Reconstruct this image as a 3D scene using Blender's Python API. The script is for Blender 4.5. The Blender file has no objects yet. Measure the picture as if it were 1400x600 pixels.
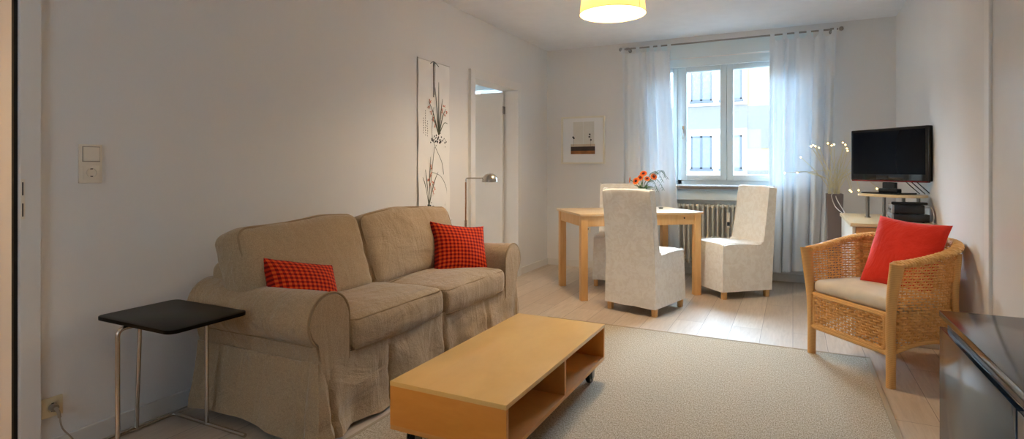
import bpy, bmesh, math, random
from mathutils import Vector, Matrix, noise
random.seed(7)
C = bpy.context.scene.collection
PI = math.pi
# ------------------------------------------------------------------ room numbers
XL, XR, YB, YN, HC = -2.593, 0.837, 6.12, -1.7, 2.51
CAMZ = 1.13
FPX = 769.0
YAW = math.atan(384 / 769.0)

# ------------------------------------------------------------------ materials
def srgb(r, g, b):
    f = lambda c: (c / 255 / 12.92) if c / 255 <= 0.04045 else ((c / 255 + 0.055) / 1.055) ** 2.4
    return (f(r), f(g), f(b), 1)

class NT:
    def __init__(s, name):
        s.m = bpy.data.materials.new(name); s.m.use_nodes = True
        s.t = s.m.node_tree; s.n = s.t.nodes; s.l = s.t.links
        s.b = s.n['Principled BSDF']; s.out = s.n['Material Output']
        s._tc = None
    def tc(s, which='Object'):
        if not s._tc: s._tc = s.n.new('ShaderNodeTexCoord')
        return s._tc.outputs[which]
    def mapping(s, scale=(1, 1, 1), rot=(0, 0, 0), which='Object', loc=(0, 0, 0)):
        m = s.n.new('ShaderNodeMapping'); m.inputs['Scale'].default_value = scale
        m.inputs['Rotation'].default_value = rot; m.inputs['Location'].default_value = loc
        s.l.new(s.tc(which), m.inputs['Vector']); return m.outputs[0]
    def noise(s, vec, scale=5, detail=3, rough=.5, dist=0):
        n = s.n.new('ShaderNodeTexNoise'); n.inputs['Scale'].default_value = scale
        n.inputs['Detail'].default_value = detail; n.inputs['Roughness'].default_value = rough
        n.inputs['Distortion'].default_value = dist
        s.l.new(vec, n.inputs['Vector']); return n.outputs['Fac']
    def ramp(s, fac, stops):
        r = s.n.new('ShaderNodeValToRGB'); e = r.color_ramp.elements
        e[0].position, e[0].color = stops[0]; e[1].position, e[1].color = stops[-1]
        for p, c in stops[1:-1]:
            x = e.new(p); x.color = c
        s.l.new(fac, r.inputs[0]); return r.outputs[0]
    def mix(s, fac, a, b, mode='MIX'):
        m = s.n.new('ShaderNodeMix'); m.data_type = 'RGBA'; m.blend_type = mode
        for sock, v in ((m.inputs[0], fac), (m.inputs[6], a), (m.inputs[7], b)):
            if hasattr(v, 'is_linked') or isinstance(v, bpy.types.NodeSocket): s.l.new(v, sock)
            else: sock.default_value = v
        return m.outputs[2]
    def math(s, op, a, b=0):
        m = s.n.new('ShaderNodeMath'); m.operation = op
        for sock, v in ((m.inputs[0], a), (m.inputs[1], b)):
            if isinstance(v, bpy.types.NodeSocket): s.l.new(v, sock)
            else: sock.default_value = v
        return m.outputs[0]
    def bump(s, h, strength=.2, dist=.01):
        b = s.n.new('ShaderNodeBump'); b.inputs['Strength'].default_value = strength
        b.inputs['Distance'].default_value = dist
        s.l.new(h, b.inputs['Height']); s.l.new(b.outputs[0], s.b.inputs['Normal'])
    def col(s, c):
        if isinstance(c, bpy.types.NodeSocket): s.l.new(c, s.b.inputs['Base Color'])
        else: s.b.inputs['Base Color'].default_value = c
    def set(s, rough=.5, metal=0, spec=.5, sheen=0, coat=0):
        s.b.inputs['Roughness'].default_value = rough; s.b.inputs['Metallic'].default_value = metal
        s.b.inputs['Specular IOR Level'].default_value = spec
        s.b.inputs['Sheen Weight'].default_value = sheen
        s.b.inputs['Coat Weight'].default_value = coat
        return s.m

def lin(c, k): return (c[0] * k, c[1] * k, c[2] * k, 1)

def plain(name, c, rough=.5, metal=0, spec=.5, bump=0, bscale=200, vary=.06, coat=0):
    n = NT(name); v = n.noise(n.tc(), 9, 3)
    n.col(n.ramp(v, [(.3, lin(c, 1 - vary)), (.7, lin(c, 1 + vary))]))
    if bump: n.bump(n.noise(n.tc(), bscale, 2), bump, .002)
    return n.set(rough, metal, spec, coat=coat)

def wood(name, a, b, scale=(1, 1, 1), rough=.4, grain=1.0, coat=0):
    n = NT(name); vec = n.mapping(scale)
    g = n.noise(vec, 6 * grain, 5, .6, .6)
    g2 = n.noise(vec, 40 * grain, 3, .6)
    c = n.ramp(g, [(.25, a), (.75, b)])
    c = n.mix(n.math('MULTIPLY', g2, .25), c, lin(a, .75))
    n.col(c); n.bump(g2, .05, .001)
    return n.set(rough, coat=coat)

M = {}
def mats():
    n = NT('wall_paint')
    c = srgb(225, 223, 221)
    n.col(n.ramp(n.noise(n.mapping((1, 1, .3)), 3, 3), [(.3, lin(c, .985)), (.7, lin(c, 1.01))]))
    b = n.noise(n.mapping((40, 40, 8)), 6, 4, .6)
    n.bump(b, .18, .003); M['wall'] = n.set(.7, spec=.25)
    M['ceiling'] = plain('ceiling_paint', srgb(236, 237, 240), .8, bump=.1, bscale=60, vary=.02)
    M['trim'] = plain('trim_paint', srgb(226, 223, 219), .35, vary=.01)
    M['base'] = plain('baseboard_paint', srgb(216, 212, 207), .45, vary=.01)
    M['upvc'] = plain('window_frame_plastic', srgb(214, 226, 230), .35, vary=.01)
    M['sill'] = plain('sill_stone', srgb(120, 106, 96), .4, bump=.1)
    # floor planks
    n = NT('floor_planks')
    br = n.n.new('ShaderNodeTexBrick'); n.l.new(n.mapping((1, 1, 1), (0, 0, PI / 2)), br.inputs['Vector'])
    br.inputs['Scale'].default_value = 1; br.inputs['Mortar Size'].default_value = .0016
    br.inputs['Mortar Smooth'].default_value = .3
    br.inputs['Brick Width'].default_value = 1.28; br.inputs['Row Height'].default_value = .195
    br.offset = .37; br.offset_frequency = 2
    br.inputs['Color1'].default_value = srgb(208, 193, 176); br.inputs['Color2'].default_value = srgb(190, 172, 154)
    br.inputs['Mortar'].default_value = srgb(112, 98, 86)
    gv = n.mapping((9, .8, 1)); g = n.noise(gv, 5, 6, .65, 1.0)
    c = n.mix(n.ramp(g, [(.35, (0, 0, 0, 1)), (.75, (.55, .55, .55, 1))]), br.outputs['Color'], srgb(160, 140, 120))
    n.col(c); n.bump(g, .04, .001); M['floor'] = n.set(.38, spec=.45)
    # rug
    n = NT('rug_weave')
    w = n.noise(n.mapping((210, 85, 1)), 1, 3, .75); w2 = n.noise(n.tc(), 2.2, 4)
    w3 = n.noise(n.mapping((14, 60, 1)), 1, 3, .6)
    c = n.ramp(w, [(.34, srgb(116, 102, 84)), (.5, srgb(188, 176, 157)), (.66, srgb(224, 214, 198))])
    c = n.mix(n.math('MULTIPLY', w3, .35), c, srgb(160, 146, 126))
    c = n.mix(n.math('MULTIPLY', w2, .2), c, srgb(172, 160, 142))
    n.col(c); n.bump(w, .5, .003); M['rug'] = n.set(.95, spec=.1)
    M['rugedge'] = plain('rug_binding', srgb(164, 148, 126), .9, bump=.5, bscale=400)
    # sofa linen
    n = NT('sofa_linen')
    w = n.noise(n.mapping((220, 220, 220)), 1, 2, .6)
    ww = n.n.new('ShaderNodeTexWave'); ww.inputs['Scale'].default_value = 160; ww.inputs['Distortion'].default_value = 2
    n.l.new(n.tc(), ww.inputs['Vector'])
    lw = n.noise(n.mapping((7, 7, 2.2)), 1, 4, .6, .8)
    c = n.ramp(w, [(.3, srgb(154, 130, 101)), (.7, srgb(186, 161, 129))])
    c = n.mix(n.math('MULTIPLY', lw, .25), c, srgb(142, 118, 86))
    cw = n.noise(n.mapping((9, 2.5, 6), (0, 0, .5)), 1, 3, .5, 1.5)
    h = n.math('ADD', n.math('MULTIPLY', w, .12), n.math('ADD', n.math('MULTIPLY', lw, 1.0), n.math('MULTIPLY', cw, 1.1)))
    n.col(c); n.bump(h, .7, .022); M['sofa'] = n.set(.9, spec=.15, sheen=.25)
    M['piping'] = plain('sofa_piping', srgb(150, 126, 95), .85, bump=.3)
    # gingham red
    n = NT('red_gingham')
    sx = n.n.new('ShaderNodeSeparateXYZ'); n.l.new(n.tc('UV'), sx.inputs[0])
    def stripe(s_):
        return n.math('GREATER_THAN', n.math('SINE', n.math('MULTIPLY', s_, 2 * PI * 15)), 0)
    a, b = stripe(sx.outputs[0]), stripe(sx.outputs[1])
    sm = n.math('MULTIPLY', n.math('ADD', a, b), .5)
    th = n.noise(n.mapping((300, 300, 300)), 1, 2)
    c = n.ramp(sm, [(.0, srgb(214, 82, 28)), (.5, srgb(178, 40, 16)), (1.0, srgb(104, 16, 10))])
    c = n.mix(n.math('MULTIPLY', th, .2), c, srgb(140, 30, 20))
    n.col(c); n.bump(n.noise(n.mapping((9, 9, 9)), 1, 3), .5, .01); M['gingham'] = n.set(.85, spec=.1, sheen=.05)
    n = NT('red_cotton')
    n.col(n.ramp(n.noise(n.tc(), 5, 3), [(.3, srgb(206, 40, 24)), (.7, srgb(222, 52, 32))]))
    n.bump(n.noise(n.mapping((5, 9, 5)), 1, 4, .6, .7), .5, .03); M['red'] = n.set(.8, spec=.2, sheen=.2)
    # white damask chair cover
    n = NT('white_damask')
    a = n.noise(n.mapping((1, 1, 1)), 16, 4, .6, 1.6); cr = n.noise(n.mapping((4, 4, 14)), 1, 5, .65, 1)
    c = n.ramp(a, [(.42, srgb(232, 226, 216)), (.56, srgb(240, 236, 228))])
    n.col(c); n.bump(n.math('ADD', n.math('MULTIPLY', a, .05), n.math('MULTIPLY', cr, .8)), .3, .012); M['damask'] = n.set(.75, spec=.3, sheen=.2)
    M['seatcloth'] = plain('cream_cotton', srgb(216, 204, 184), .85, bump=.4, bscale=250)
    # woods
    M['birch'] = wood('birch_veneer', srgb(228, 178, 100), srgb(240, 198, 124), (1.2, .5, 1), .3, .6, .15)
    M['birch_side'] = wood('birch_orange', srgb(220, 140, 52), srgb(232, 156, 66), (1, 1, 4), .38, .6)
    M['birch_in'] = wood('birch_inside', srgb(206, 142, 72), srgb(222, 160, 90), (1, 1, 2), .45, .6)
    M['pine'] = wood('pine_clear', srgb(214, 160, 96), srgb(232, 188, 128), (6, 6, .8), .4, .8)
    M['pine_top'] = wood('pine_tabletop', srgb(216, 178, 128), srgb(232, 200, 154), (1, 6, 6), .35, .8, .1)
    M['birch_pale'] = wood('birch_pale', srgb(222, 198, 156), srgb(232, 212, 174), (1.2, .5, 1), .35, .6)
    M['beech'] = wood('cabinet_beech', srgb(206, 140, 68), srgb(220, 158, 86), (1, 1, 5), .4, .7)
    M['white_lam'] = plain('white_laminate', srgb(226, 222, 212), .35, vary=.01)
    n = NT('rattan'); v = n.noise(n.mapping((30, 30, 30)), 1, 3)
    n.col(n.ramp(v, [(.3, srgb(216, 158, 84)), (.7, srgb(240, 192, 122))])); M['rattan'] = n.set(.45)
    n = NT('rattan_wrapped'); w = n.n.new('ShaderNodeTexWave'); w.bands_direction = 'Z'
    w.inputs['Scale'].default_value = 55; w.inputs['Distortion'].default_value = .6
    n.l.new(n.tc(), w.inputs['Vector'])
    n.col(n.ramp(w.outputs['Fac'], [(.0, srgb(204, 148, 78)), (.35, srgb(226, 172, 102)), (1, srgb(234, 184, 116))]))
    n.bump(w.outputs['Fac'], .25, .002); M['wrap'] = n.set(.4)
    # metals & plastics
    M['chrome'] = plain('satin_chrome', srgb(196, 190, 182), .22, 1, vary=.01)
    M['steel'] = plain('brushed_steel', srgb(150, 146, 142), .35, 1, vary=.03)
    M['bronze'] = plain('brass_pole', srgb(176, 132, 104), .25, 1, vary=.03)
    M['black_top'] = plain('black_lacquer', srgb(14, 9, 7), .3, vary=.02, spec=.08)
    M['gloss'] = plain('black_gloss_blue_reflection', srgb(38, 54, 72), .12, vary=.01, spec=.28)  # blue of the reflected room is put into the base colour
    M['gloss_top'] = plain('black_gloss_top', srgb(20, 17, 16), .12, vary=.01, spec=.26)
    M['blackp'] = plain('black_plastic', srgb(16, 16, 18), .3, vary=.03)
    M['glossb'] = plain('glossy_black_plastic', srgb(8, 8, 10), .08, vary=.02)
    M['screen'] = plain('screen_glass', srgb(5, 10, 22), .2, vary=.02, spec=.12)
    M['silver'] = plain('silver_plastic', srgb(160, 160, 162), .3, .5, vary=.03)
    M['redtrim'] = plain('dark_red_plastic', srgb(110, 10, 18), .15, vary=.02)
    M['blackm'] = plain('matt_black', srgb(20, 17, 15), .6, vary=.03)
    M['rubber'] = plain('seal_rubber', srgb(22, 16, 10), .85, vary=.03)
    M['socket'] = plain('switch_plastic', srgb(228, 218, 202), .35, vary=.01)
    M['socket_old'] = plain('aged_plastic', srgb(214, 196, 158), .4, vary=.02)
    M['hole'] = plain('socket_hole', srgb(30, 22, 16), .7, vary=.01)
    M['cable'] = plain('grey_cable', srgb(150, 138, 122), .5, vary=.02)
    M['wcable'] = plain('white_cable', srgb(214, 210, 204), .45, vary=.02)
    M['rad'] = plain('radiator_enamel', srgb(216, 210, 196), .35, vary=.02)
    M['vase'] = plain('taupe_ceramic', srgb(120, 108, 106), .4, vary=.04)
    M['vaseg'] = plain('pale_green_glass', srgb(196, 210, 190), .15, vary=.03)
    M['twig'] = plain('pale_twig', srgb(226, 218, 184), .6, vary=.06)
    M['paper'] = plain('scroll_paper', srgb(238, 236, 232), .85, vary=.02)
    M['mat'] = plain('picture_mat', srgb(232, 232, 232), .6, vary=.01)
    M['frame'] = plain('picture_frame_white', srgb(228, 222, 206), .4, vary=.01)
    M['ink'] = plain('black_ink', srgb(30, 28, 28), .8, vary=.05)
    M['inkgrey'] = plain('grey_green_ink', srgb(92, 98, 86), .8, vary=.1)
    M['inkpink'] = plain('coral_ink', srgb(222, 138, 112), .8, vary=.15)
    M['ribbon'] = plain('black_ribbon', srgb(26, 22, 24), .5, vary=.05)
    M['artsea'] = plain('print_dark_brown', srgb(52, 34, 26), .6, vary=.4)
    M['artsand'] = plain('print_ochre', srgb(152, 96, 48), .6, vary=.4)
    M['artpale'] = plain('print_pale_sand', srgb(198, 180, 160), .6, vary=.15)
    M['artpage'] = plain('print_page', srgb(216, 214, 206), .6, vary=.03)
    M['leaf'] = plain('leaf_green', srgb(62, 96, 52), .5, vary=.2)
    M['fern'] = plain('fern_green', srgb(86, 112, 92), .5, vary=.2)
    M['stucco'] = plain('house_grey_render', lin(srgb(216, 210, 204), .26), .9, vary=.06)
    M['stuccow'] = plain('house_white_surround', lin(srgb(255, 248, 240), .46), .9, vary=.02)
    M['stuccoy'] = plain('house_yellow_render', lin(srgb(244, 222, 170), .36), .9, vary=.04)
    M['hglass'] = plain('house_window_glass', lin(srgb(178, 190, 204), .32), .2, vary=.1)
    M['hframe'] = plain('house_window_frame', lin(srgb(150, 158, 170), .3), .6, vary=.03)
    M['asphalt'] = plain('asphalt', srgb(90, 90, 92), .9, vary=.1)
    # flower petal
    n = NT('gerbera_petal'); v = n.noise(n.mapping((60, 60, 60)), 1, 2)
    n.col(n.ramp(v, [(.3, srgb(214, 60, 16)), (.7, srgb(240, 112, 30))])); M['petal'] = n.set(.6)
    n = NT('gerbera_tip'); v = n.noise(n.mapping((60, 60, 60)), 1, 2)
    n.col(n.ramp(v, [(.3, srgb(244, 132, 34)), (.7, srgb(250, 176, 70))])); M['petal2'] = n.set(.6)
    M['heart'] = plain('gerbera_heart', srgb(60, 12, 12), .8, vary=.3)
    # curtain
    n = NT('curtain_voile')
    th = n.noise(n.mapping((400, 400, 60)), 1, 2)
    colr = srgb(236, 238, 240)
    n.col(colr); n.set(.9, spec=.1); n.bump(th, .2, .001)
    tr = n.n.new('ShaderNodeBsdfTranslucent'); tr.inputs['Color'].default_value = srgb(176, 188, 200)
    tp = n.n.new('ShaderNodeBsdfTransparent'); tp.inputs['Color'].default_value = (1, 1, 1, 1)
    m1 = n.n.new('ShaderNodeMixShader'); m1.inputs[0].default_value = .16
    n.l.new(n.b.outputs[0], m1.inputs[1]); n.l.new(tr.outputs[0], m1.inputs[2])
    m2 = n.n.new('ShaderNodeMixShader'); m2.inputs[0].default_value = .06
    n.l.new(m1.outputs[0], m2.inputs[1]); n.l.new(tp.outputs[0], m2.inputs[2])
    n.l.new(m2.outputs[0], n.out.inputs['Surface']); M['curtain'] = n.m
    # glass pane: mostly clear with a weak reflection
    n = NT('window_glass')
    gl = n.n.new('ShaderNodeBsdfGlossy'); gl.inputs['Roughness'].default_value = .01
    tp = n.n.new('ShaderNodeBsdfTransparent'); tp.inputs['Color'].default_value = (.96, .985, .99, 1)
    lw = n.n.new('ShaderNodeFresnel'); lw.inputs['IOR'].default_value = 1.35
    m1 = n.n.new('ShaderNodeMixShader'); n.l.new(lw.outputs[0], m1.inputs[0])
    n.l.new(tp.outputs[0], m1.inputs[1]); n.l.new(gl.outputs[0], m1.inputs[2])
    n.l.new(m1.outputs[0], n.out.inputs['Surface']); M['glass'] = n.m
    # lamp shade
    n = NT('lamp_shade_cloth')
    n.col(srgb(208, 188, 150)); n.set(.8, spec=.1)
    tr = n.n.new('ShaderNodeBsdfTranslucent'); tr.inputs['Color'].default_value = srgb(250, 228, 196)
    m1 = n.n.new('ShaderNodeMixShader'); m1.inputs[0].default_value = .009
    n.l.new(n.b.outputs[0], m1.inputs[1]); n.l.new(tr.outputs[0], m1.inputs[2])
    n.l.new(m1.outputs[0], n.out.inputs['Surface']); M['shade'] = n.m
    M['shadeseam'] = plain('shade_seam', srgb(150, 120, 70), .7, vary=.03)
def emis(name, c, s):
    n = NT(name); n.col(c); n.b.inputs['Emission Color'].default_value = c
    n.b.inputs['Emission Strength'].default_value = s; return n.m
mats()
M['bulb'] = emis('opal_bulb', (1, .79, .54, 1), 92)
M['added_bulb_hall'] = emis('opal_added_hall', (1, .62, .26, 1), 75)
M['fill_bulb_rear'] = emis('opal_fill_rear', (1, .76, .50, 1), 10)
M['added_bulb_room'] = emis('opal_added_room', (1, .86, .70, 1), 26)
M['led'] = emis('led_warm', (1, .62, .22, 1), 5)

# ------------------------------------------------------------------ object helpers
def obj(name, bm, m, parent=None, world=True, smooth=True, label=None):
    """link bm as one mesh object; bm is in world coordinates unless world=False"""
    if parent is not None and world:
        top = parent
        while top.parent: top = top.parent
        mw = Matrix.Translation(top.location) @ top.rotation_euler.to_matrix().to_4x4()
        bm.transform(mw.inverted())
    me = bpy.data.meshes.new(name); bm.to_mesh(me); bm.free()
    if smooth:
        for p in me.polygons: p.use_smooth = True
        try: me.set_sharp_from_angle(angle=math.radians(38))
        except Exception: pass
    o = bpy.data.objects.new(name, me); C.objects.link(o)
    for x in (m if isinstance(m, (list, tuple)) else [m]): me.materials.append(x)
    if parent is not None: o.parent = parent
    if label: o['label'] = label
    return o

def thing(name, label, cat, loc=(0, 0, 0), rotz=0, group=None):
    o = bpy.data.objects.new(name, None); C.objects.link(o)
    o.location = loc; o.rotation_euler = (0, 0, rotz); o.empty_display_size = .1
    o['label'] = label; o['category'] = cat
    if group: o['group'] = group
    return o

def tag(o, label, cat, group=None):
    o['label'] = label; o['category'] = cat
    if group: o['group'] = group
    return o

def struct(name, bm, m, parent=None, smooth=False):
    o = obj(name, bm, m, parent, True, smooth)
    if parent is None: o['kind'] = 'structure'
    return o

def copy_tree(o, parent=None):
    c = o.copy(); C.objects.link(c)
    if parent is not None: c.parent = parent
    for ch in list(o.children): copy_tree(ch, c)
    return c

def B(): return bmesh.new()

def box(bm, x0, x1, y0, y1, z0, z1, bev=0, seg=2, mi=0, mat=None):
    vs = [bm.verts.new((x, y, z)) for x in (x0, x1) for y in (y0, y1) for z in (z0, z1)]
    idx = [(0, 1, 3, 2), (4, 6, 7, 5), (0, 4, 5, 1), (2, 3, 7, 6), (0, 2, 6, 4), (1, 5, 7, 3)]
    fs = [bm.faces.new([vs[i] for i in f]) for f in idx]
    for f in fs: f.material_index = mi
    if mat is not None: bmesh.ops.transform(bm, matrix=mat, verts=vs)
    if bev:
        es = list({e for f in fs for e in f.edges})
        bmesh.ops.bevel(bm, geom=es, offset=bev, segments=seg, affect='EDGES', profile=.6)
    return bm

def prism(bm, pts, axis, a, b, bev=0, seg=2):
    """extrude polygon pts (2D) along axis 'x','y','z' from a to b"""
    def mk(p, t):
        return {'x': (t, p[0], p[1]), 'y': (p[0], t, p[1]), 'z': (p[0], p[1], t)}[axis]
    v0 = [bm.verts.new(mk(p, a)) for p in pts]; v1 = [bm.verts.new(mk(p, b)) for p in pts]
    fs = [bm.faces.new(v0), bm.faces.new(v1[::-1])]
    n = len(pts)
    for i in range(n): fs.append(bm.faces.new((v0[i], v1[i], v1[(i + 1) % n], v0[(i + 1) % n])))
    bmesh.ops.recalc_face_normals(bm, faces=fs)
    if bev:
        es = list({e for f in fs for e in f.edges})
        bmesh.ops.bevel(bm, geom=es, offset=bev, segments=seg, affect='EDGES', profile=.6)
    return bm

def tube(bm, pts, r, sides=8, closed=False, flat=None, caps=True):
    pts = [Vector(p) for p in pts]; n = len(pts)
    rr = r if callable(r) else (lambda t: r)
    up = Vector((0, 0, 1)); rings = []
    prevn = None
    for i, p in enumerate(pts):
        if closed: t = (pts[(i + 1) % n] - pts[i - 1])
        else: t = pts[min(i + 1, n - 1)] - pts[max(i - 1, 0)]
        if t.length < 1e-9: t = Vector((0, 0, 1))
        t.normalize()
        if prevn is None:
            a = up if abs(t.dot(up)) < .95 else Vector((1, 0, 0))
            nn = (a - t * a.dot(t)).normalized()
        else:
            nn = prevn - t * prevn.dot(t)
            nn = nn.normalized() if nn.length > 1e-6 else prevn
        prevn = nn; bb = t.cross(nn)
        rad = rr(i / max(1, n - 1))
        ra, rb = (rad if isinstance(rad, tuple) else (rad, rad))
        rings.append([bm.verts.new(p + nn * (ra * math.cos(2 * PI * k / sides)) + bb * (rb * math.sin(2 * PI * k / sides))) for k in range(sides)])
    m = n if closed else n - 1
    for i in range(m):
        a, b = rings[i], rings[(i + 1) % n]
        for k in range(sides):
            bm.faces.new((a[k], a[(k + 1) % sides], b[(k + 1) % sides], b[k]))
    if not closed and caps:
        bm.faces.new(rings[0][::-1]); bm.faces.new(rings[-1])
    return bm

def lathe(bm, prof, cx=0, cy=0, seg=32, cap_top=False, cap_bot=False, mat=None):
    rings = []
    for r, z in prof:
        rings.append([bm.verts.new((cx + r * math.cos(2 * PI * k / seg), cy + r * math.sin(2 * PI * k / seg), z)) for k in range(seg)])
    for a, b in zip(rings, rings[1:]):
        for k in range(seg): bm.faces.new((a[k], a[(k + 1) % seg], b[(k + 1) % seg], b[k]))
    if cap_bot: bm.faces.new(rings[0][::-1])
    if cap_top: bm.faces.new(rings[-1])
    if mat is not None: bmesh.ops.transform(bm, matrix=mat, verts=[v for r_ in rings for v in r_])
    return bm

def smooth_path(pts, n=8):
    """Catmull-Rom through pts"""
    P = [Vector(p) for p in pts]; out = []
    for i in range(len(P) - 1):
        a, b, c, d = P[max(i - 1, 0)], P[i], P[i + 1], P[min(i + 2, len(P) - 1)]
        for k in range(n):
            t = k / n
            out.append(.5 * ((2 * b) + (c - a) * t + (2 * a - 5 * b + 4 * c - d) * t * t + (3 * b - a - 3 * c + d) * t ** 3))
    out.append(P[-1]); return out

def round_corners(pts, r, n=5):
    """polyline with rounded interior corners"""
    P = [Vector(p) for p in pts]; out = [P[0]]
    for i in range(1, len(P) - 1):
        a = (P[i - 1] - P[i]).normalized(); b = (P[i + 1] - P[i]).normalized()
        p0 = P[i] + a * r; p1 = P[i] + b * r
        for k in range(n + 1):
            t = k / n; out.append(p0 * (1 - t) ** 2 + P[i] * 2 * t * (1 - t) + p1 * t * t)
    out.append(P[-1]); return out

def xform(loc, rx=0, ry=0, rz=0, order='XYZ'):
    from mathutils import Euler
    return Matrix.Translation(loc) @ Euler((rx, ry, rz), order).to_matrix().to_4x4()

def cushion_bm(a, b, c, r, crown=.03, seed=0, wr=.006, n=(26, 26, 8), sag=None, bow=0, side=.35):
    """soft box with half sizes a,b,c (c = thickness), rounded edges, puffed faces, wrinkles"""
    bm = B()
    nx, ny, nz = n
    def grid(f, nu, nv):
        V = [[bm.verts.new(f(-1 + 2 * i / nu, -1 + 2 * j / nv)) for j in range(nv + 1)] for i in range(nu + 1)]
        for i in range(nu):
            for j in range(nv): bm.faces.new((V[i][j], V[i + 1][j], V[i + 1][j + 1], V[i][j + 1]))
    grid(lambda u, v: (u, v, 1), nx, ny); grid(lambda u, v: (v, u, -1), ny, nx)
    grid(lambda u, v: (1, u, v), ny, nz); grid(lambda u, v: (-1, v, u), nz, ny)
    grid(lambda u, v: (v, 1, u), nz, nx); grid(lambda u, v: (u, -1, v), nx, nz)
    bmesh.ops.remove_doubles(bm, verts=bm.verts, dist=1e-5)
    S = Vector((seed * 3.1, seed * 1.7, seed * .9))
    for v in bm.verts:
        u, w, t = v.co
        # ease the grid towards the edges
        e = lambda q: math.sin(q * PI / 2) * .35 + q * .65
        p = Vector((e(u) * a, e(w) * b, t * c))
        q = Vector((max(-(a - r), min(a - r, p.x)), max(-(b - r), min(b - r, p.y)), max(-(c - r), min(c - r, p.z))))
        d = p - q
        if d.length > 1e-8: p = q + d.normalized() * r
        fx, fy = 1 - (p.x / a) ** 2, 1 - (p.y / b) ** 2
        fz = 1 - (p.z / c) ** 2
        p.z += (1 if p.z > 0 else -1) * crown * max(0, fx) ** .7 * max(0, fy) ** .7 * min(1, abs(p.z) / (c * .6))
        p.x += (1 if p.x > 0 else -1) * crown * side * max(0, fy) * max(0, fz) * min(1, abs(p.x) / a)
        p.y += (1 if p.y > 0 else -1) * crown * .35 * max(0, fx) * max(0, fz) * min(1, abs(p.y) / b)
        if bow: p.x += bow * (p.y / b) ** 2
        nn = noise.noise(Vector((p.x * 5, p.y * 5, p.z * 5)) + S)
        n2 = noise.noise(Vector((p.x * 14, p.y * 4, p.z * 9)) + S)
        dirv = (p - q * .7).normalized()
        p += dirv * (nn * wr + n2 * wr * .6)
        if sag: p = sag(p)
        v.co = p
    bmesh.ops.recalc_face_normals(bm, faces=bm.faces)
    return bm

def piping_bm(a, b, c, r, rad=.0045, zs=1, crown=0, k=.35):
    bm = B(); pts = []
    ia, ib = a - r * k, b - r * k; cr = r * 1.1
    for (cx, cy, a0) in ((ia - cr, ib - cr, 0), (-ia + cr, ib - cr, 90), (-ia + cr, -ib + cr, 180), (ia - cr, -ib + cr, 270)):
        for j in range(7):
            t = math.radians(a0 + 15 * j); pts.append(Vector((cx + cr * math.cos(t), cy + cr * math.sin(t), zs * (c - r * k))))
    full = []
    for i in range(len(pts)):
        p, q = pts[i], pts[(i + 1) % len(pts)]; m = max(1, int((q - p).length / .03))
        for j in range(m): full.append(p.lerp(q, j / m))
    tube(bm, full, rad, 6, closed=True)
    return bm

def pillow_bm(a, b, t, seed=0, n=30, wr=.006, fold=None, cc=.12):
    bm = B(); uvl = bm.loops.layers.uv.new('UVMap')
    S = Vector((seed * 2.3, seed * 5.1, 0)); V = {}
    for s in (1, -1):
        for i in range(n + 1):
            for j in range(n + 1):
                u, v = -1 + 2 * i / n, -1 + 2 * j / n
                edge = i in (0, n) or j in (0, n)
                if s == -1 and edge: V[(s, i, j)] = V[(1, i, j)]; continue
                x = u * a * (1 - cc * (1 - v * v)); y = v * b * (1 - cc * (1 - u * u))
                z = s * t * ((1 - u ** 2) * (1 - v ** 2)) ** .42 if not edge else 0
                p = Vector((x, y, z))
                w = noise.noise(Vector((x * 7, y * 7, s * 3)) + S) * wr + noise.noise(Vector((x * 16 + y * 6, y * 9, s)) + S) * wr * .5
                p.z += w * (1 if not edge else .6)
                if fold: p = fold(p)
                V[(s, i, j)] = (bm.verts.new(p), (i / n, j / n))
    for s in (1, -1):
        for i in range(n):
            for j in range(n):
                q = [V[(s, i, j)], V[(s, i + 1, j)], V[(s, i + 1, j + 1)], V[(s, i, j + 1)]]
                if s < 0: q = q[::-1]
                f = bm.faces.new([x[0] for x in q])
                for lp, x in zip(f.loops, q): lp[uvl].uv = x[1]
    return bm

# ------------------------------------------------------------------ the room shell
W = .13   # wall thickness
# floor
struct('floor', box(B(), XL - 2.6, XR + W, YN - W, YB + .3, -.12, 0), M['floor'])
struct('ceiling', box(B(), XL - 2.6, XR + W, YN - W, YB + .3, HC, HC + .12), M['ceiling'])
# left wall with the two door openings
D1a, D1b, D1h = .15, 1.066, 2.00      # near doorway
D2a, D2b, D2h = 4.385, 5.290, 1.955   # far doorway
bm = B()
box(bm, XL - W, XL, YN - W, D1a, 0, HC); box(bm, XL - W, XL, D1b, D2a, 0, HC); box(bm, XL - W, XL, D2b, YB + .3, 0, HC)
box(bm, XL - W, XL, D1a, D1b, D1h, HC); box(bm, XL - W, XL, D2a, D2b, D2h, HC)
struct('wall_left', bm, M['wall'])
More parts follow.
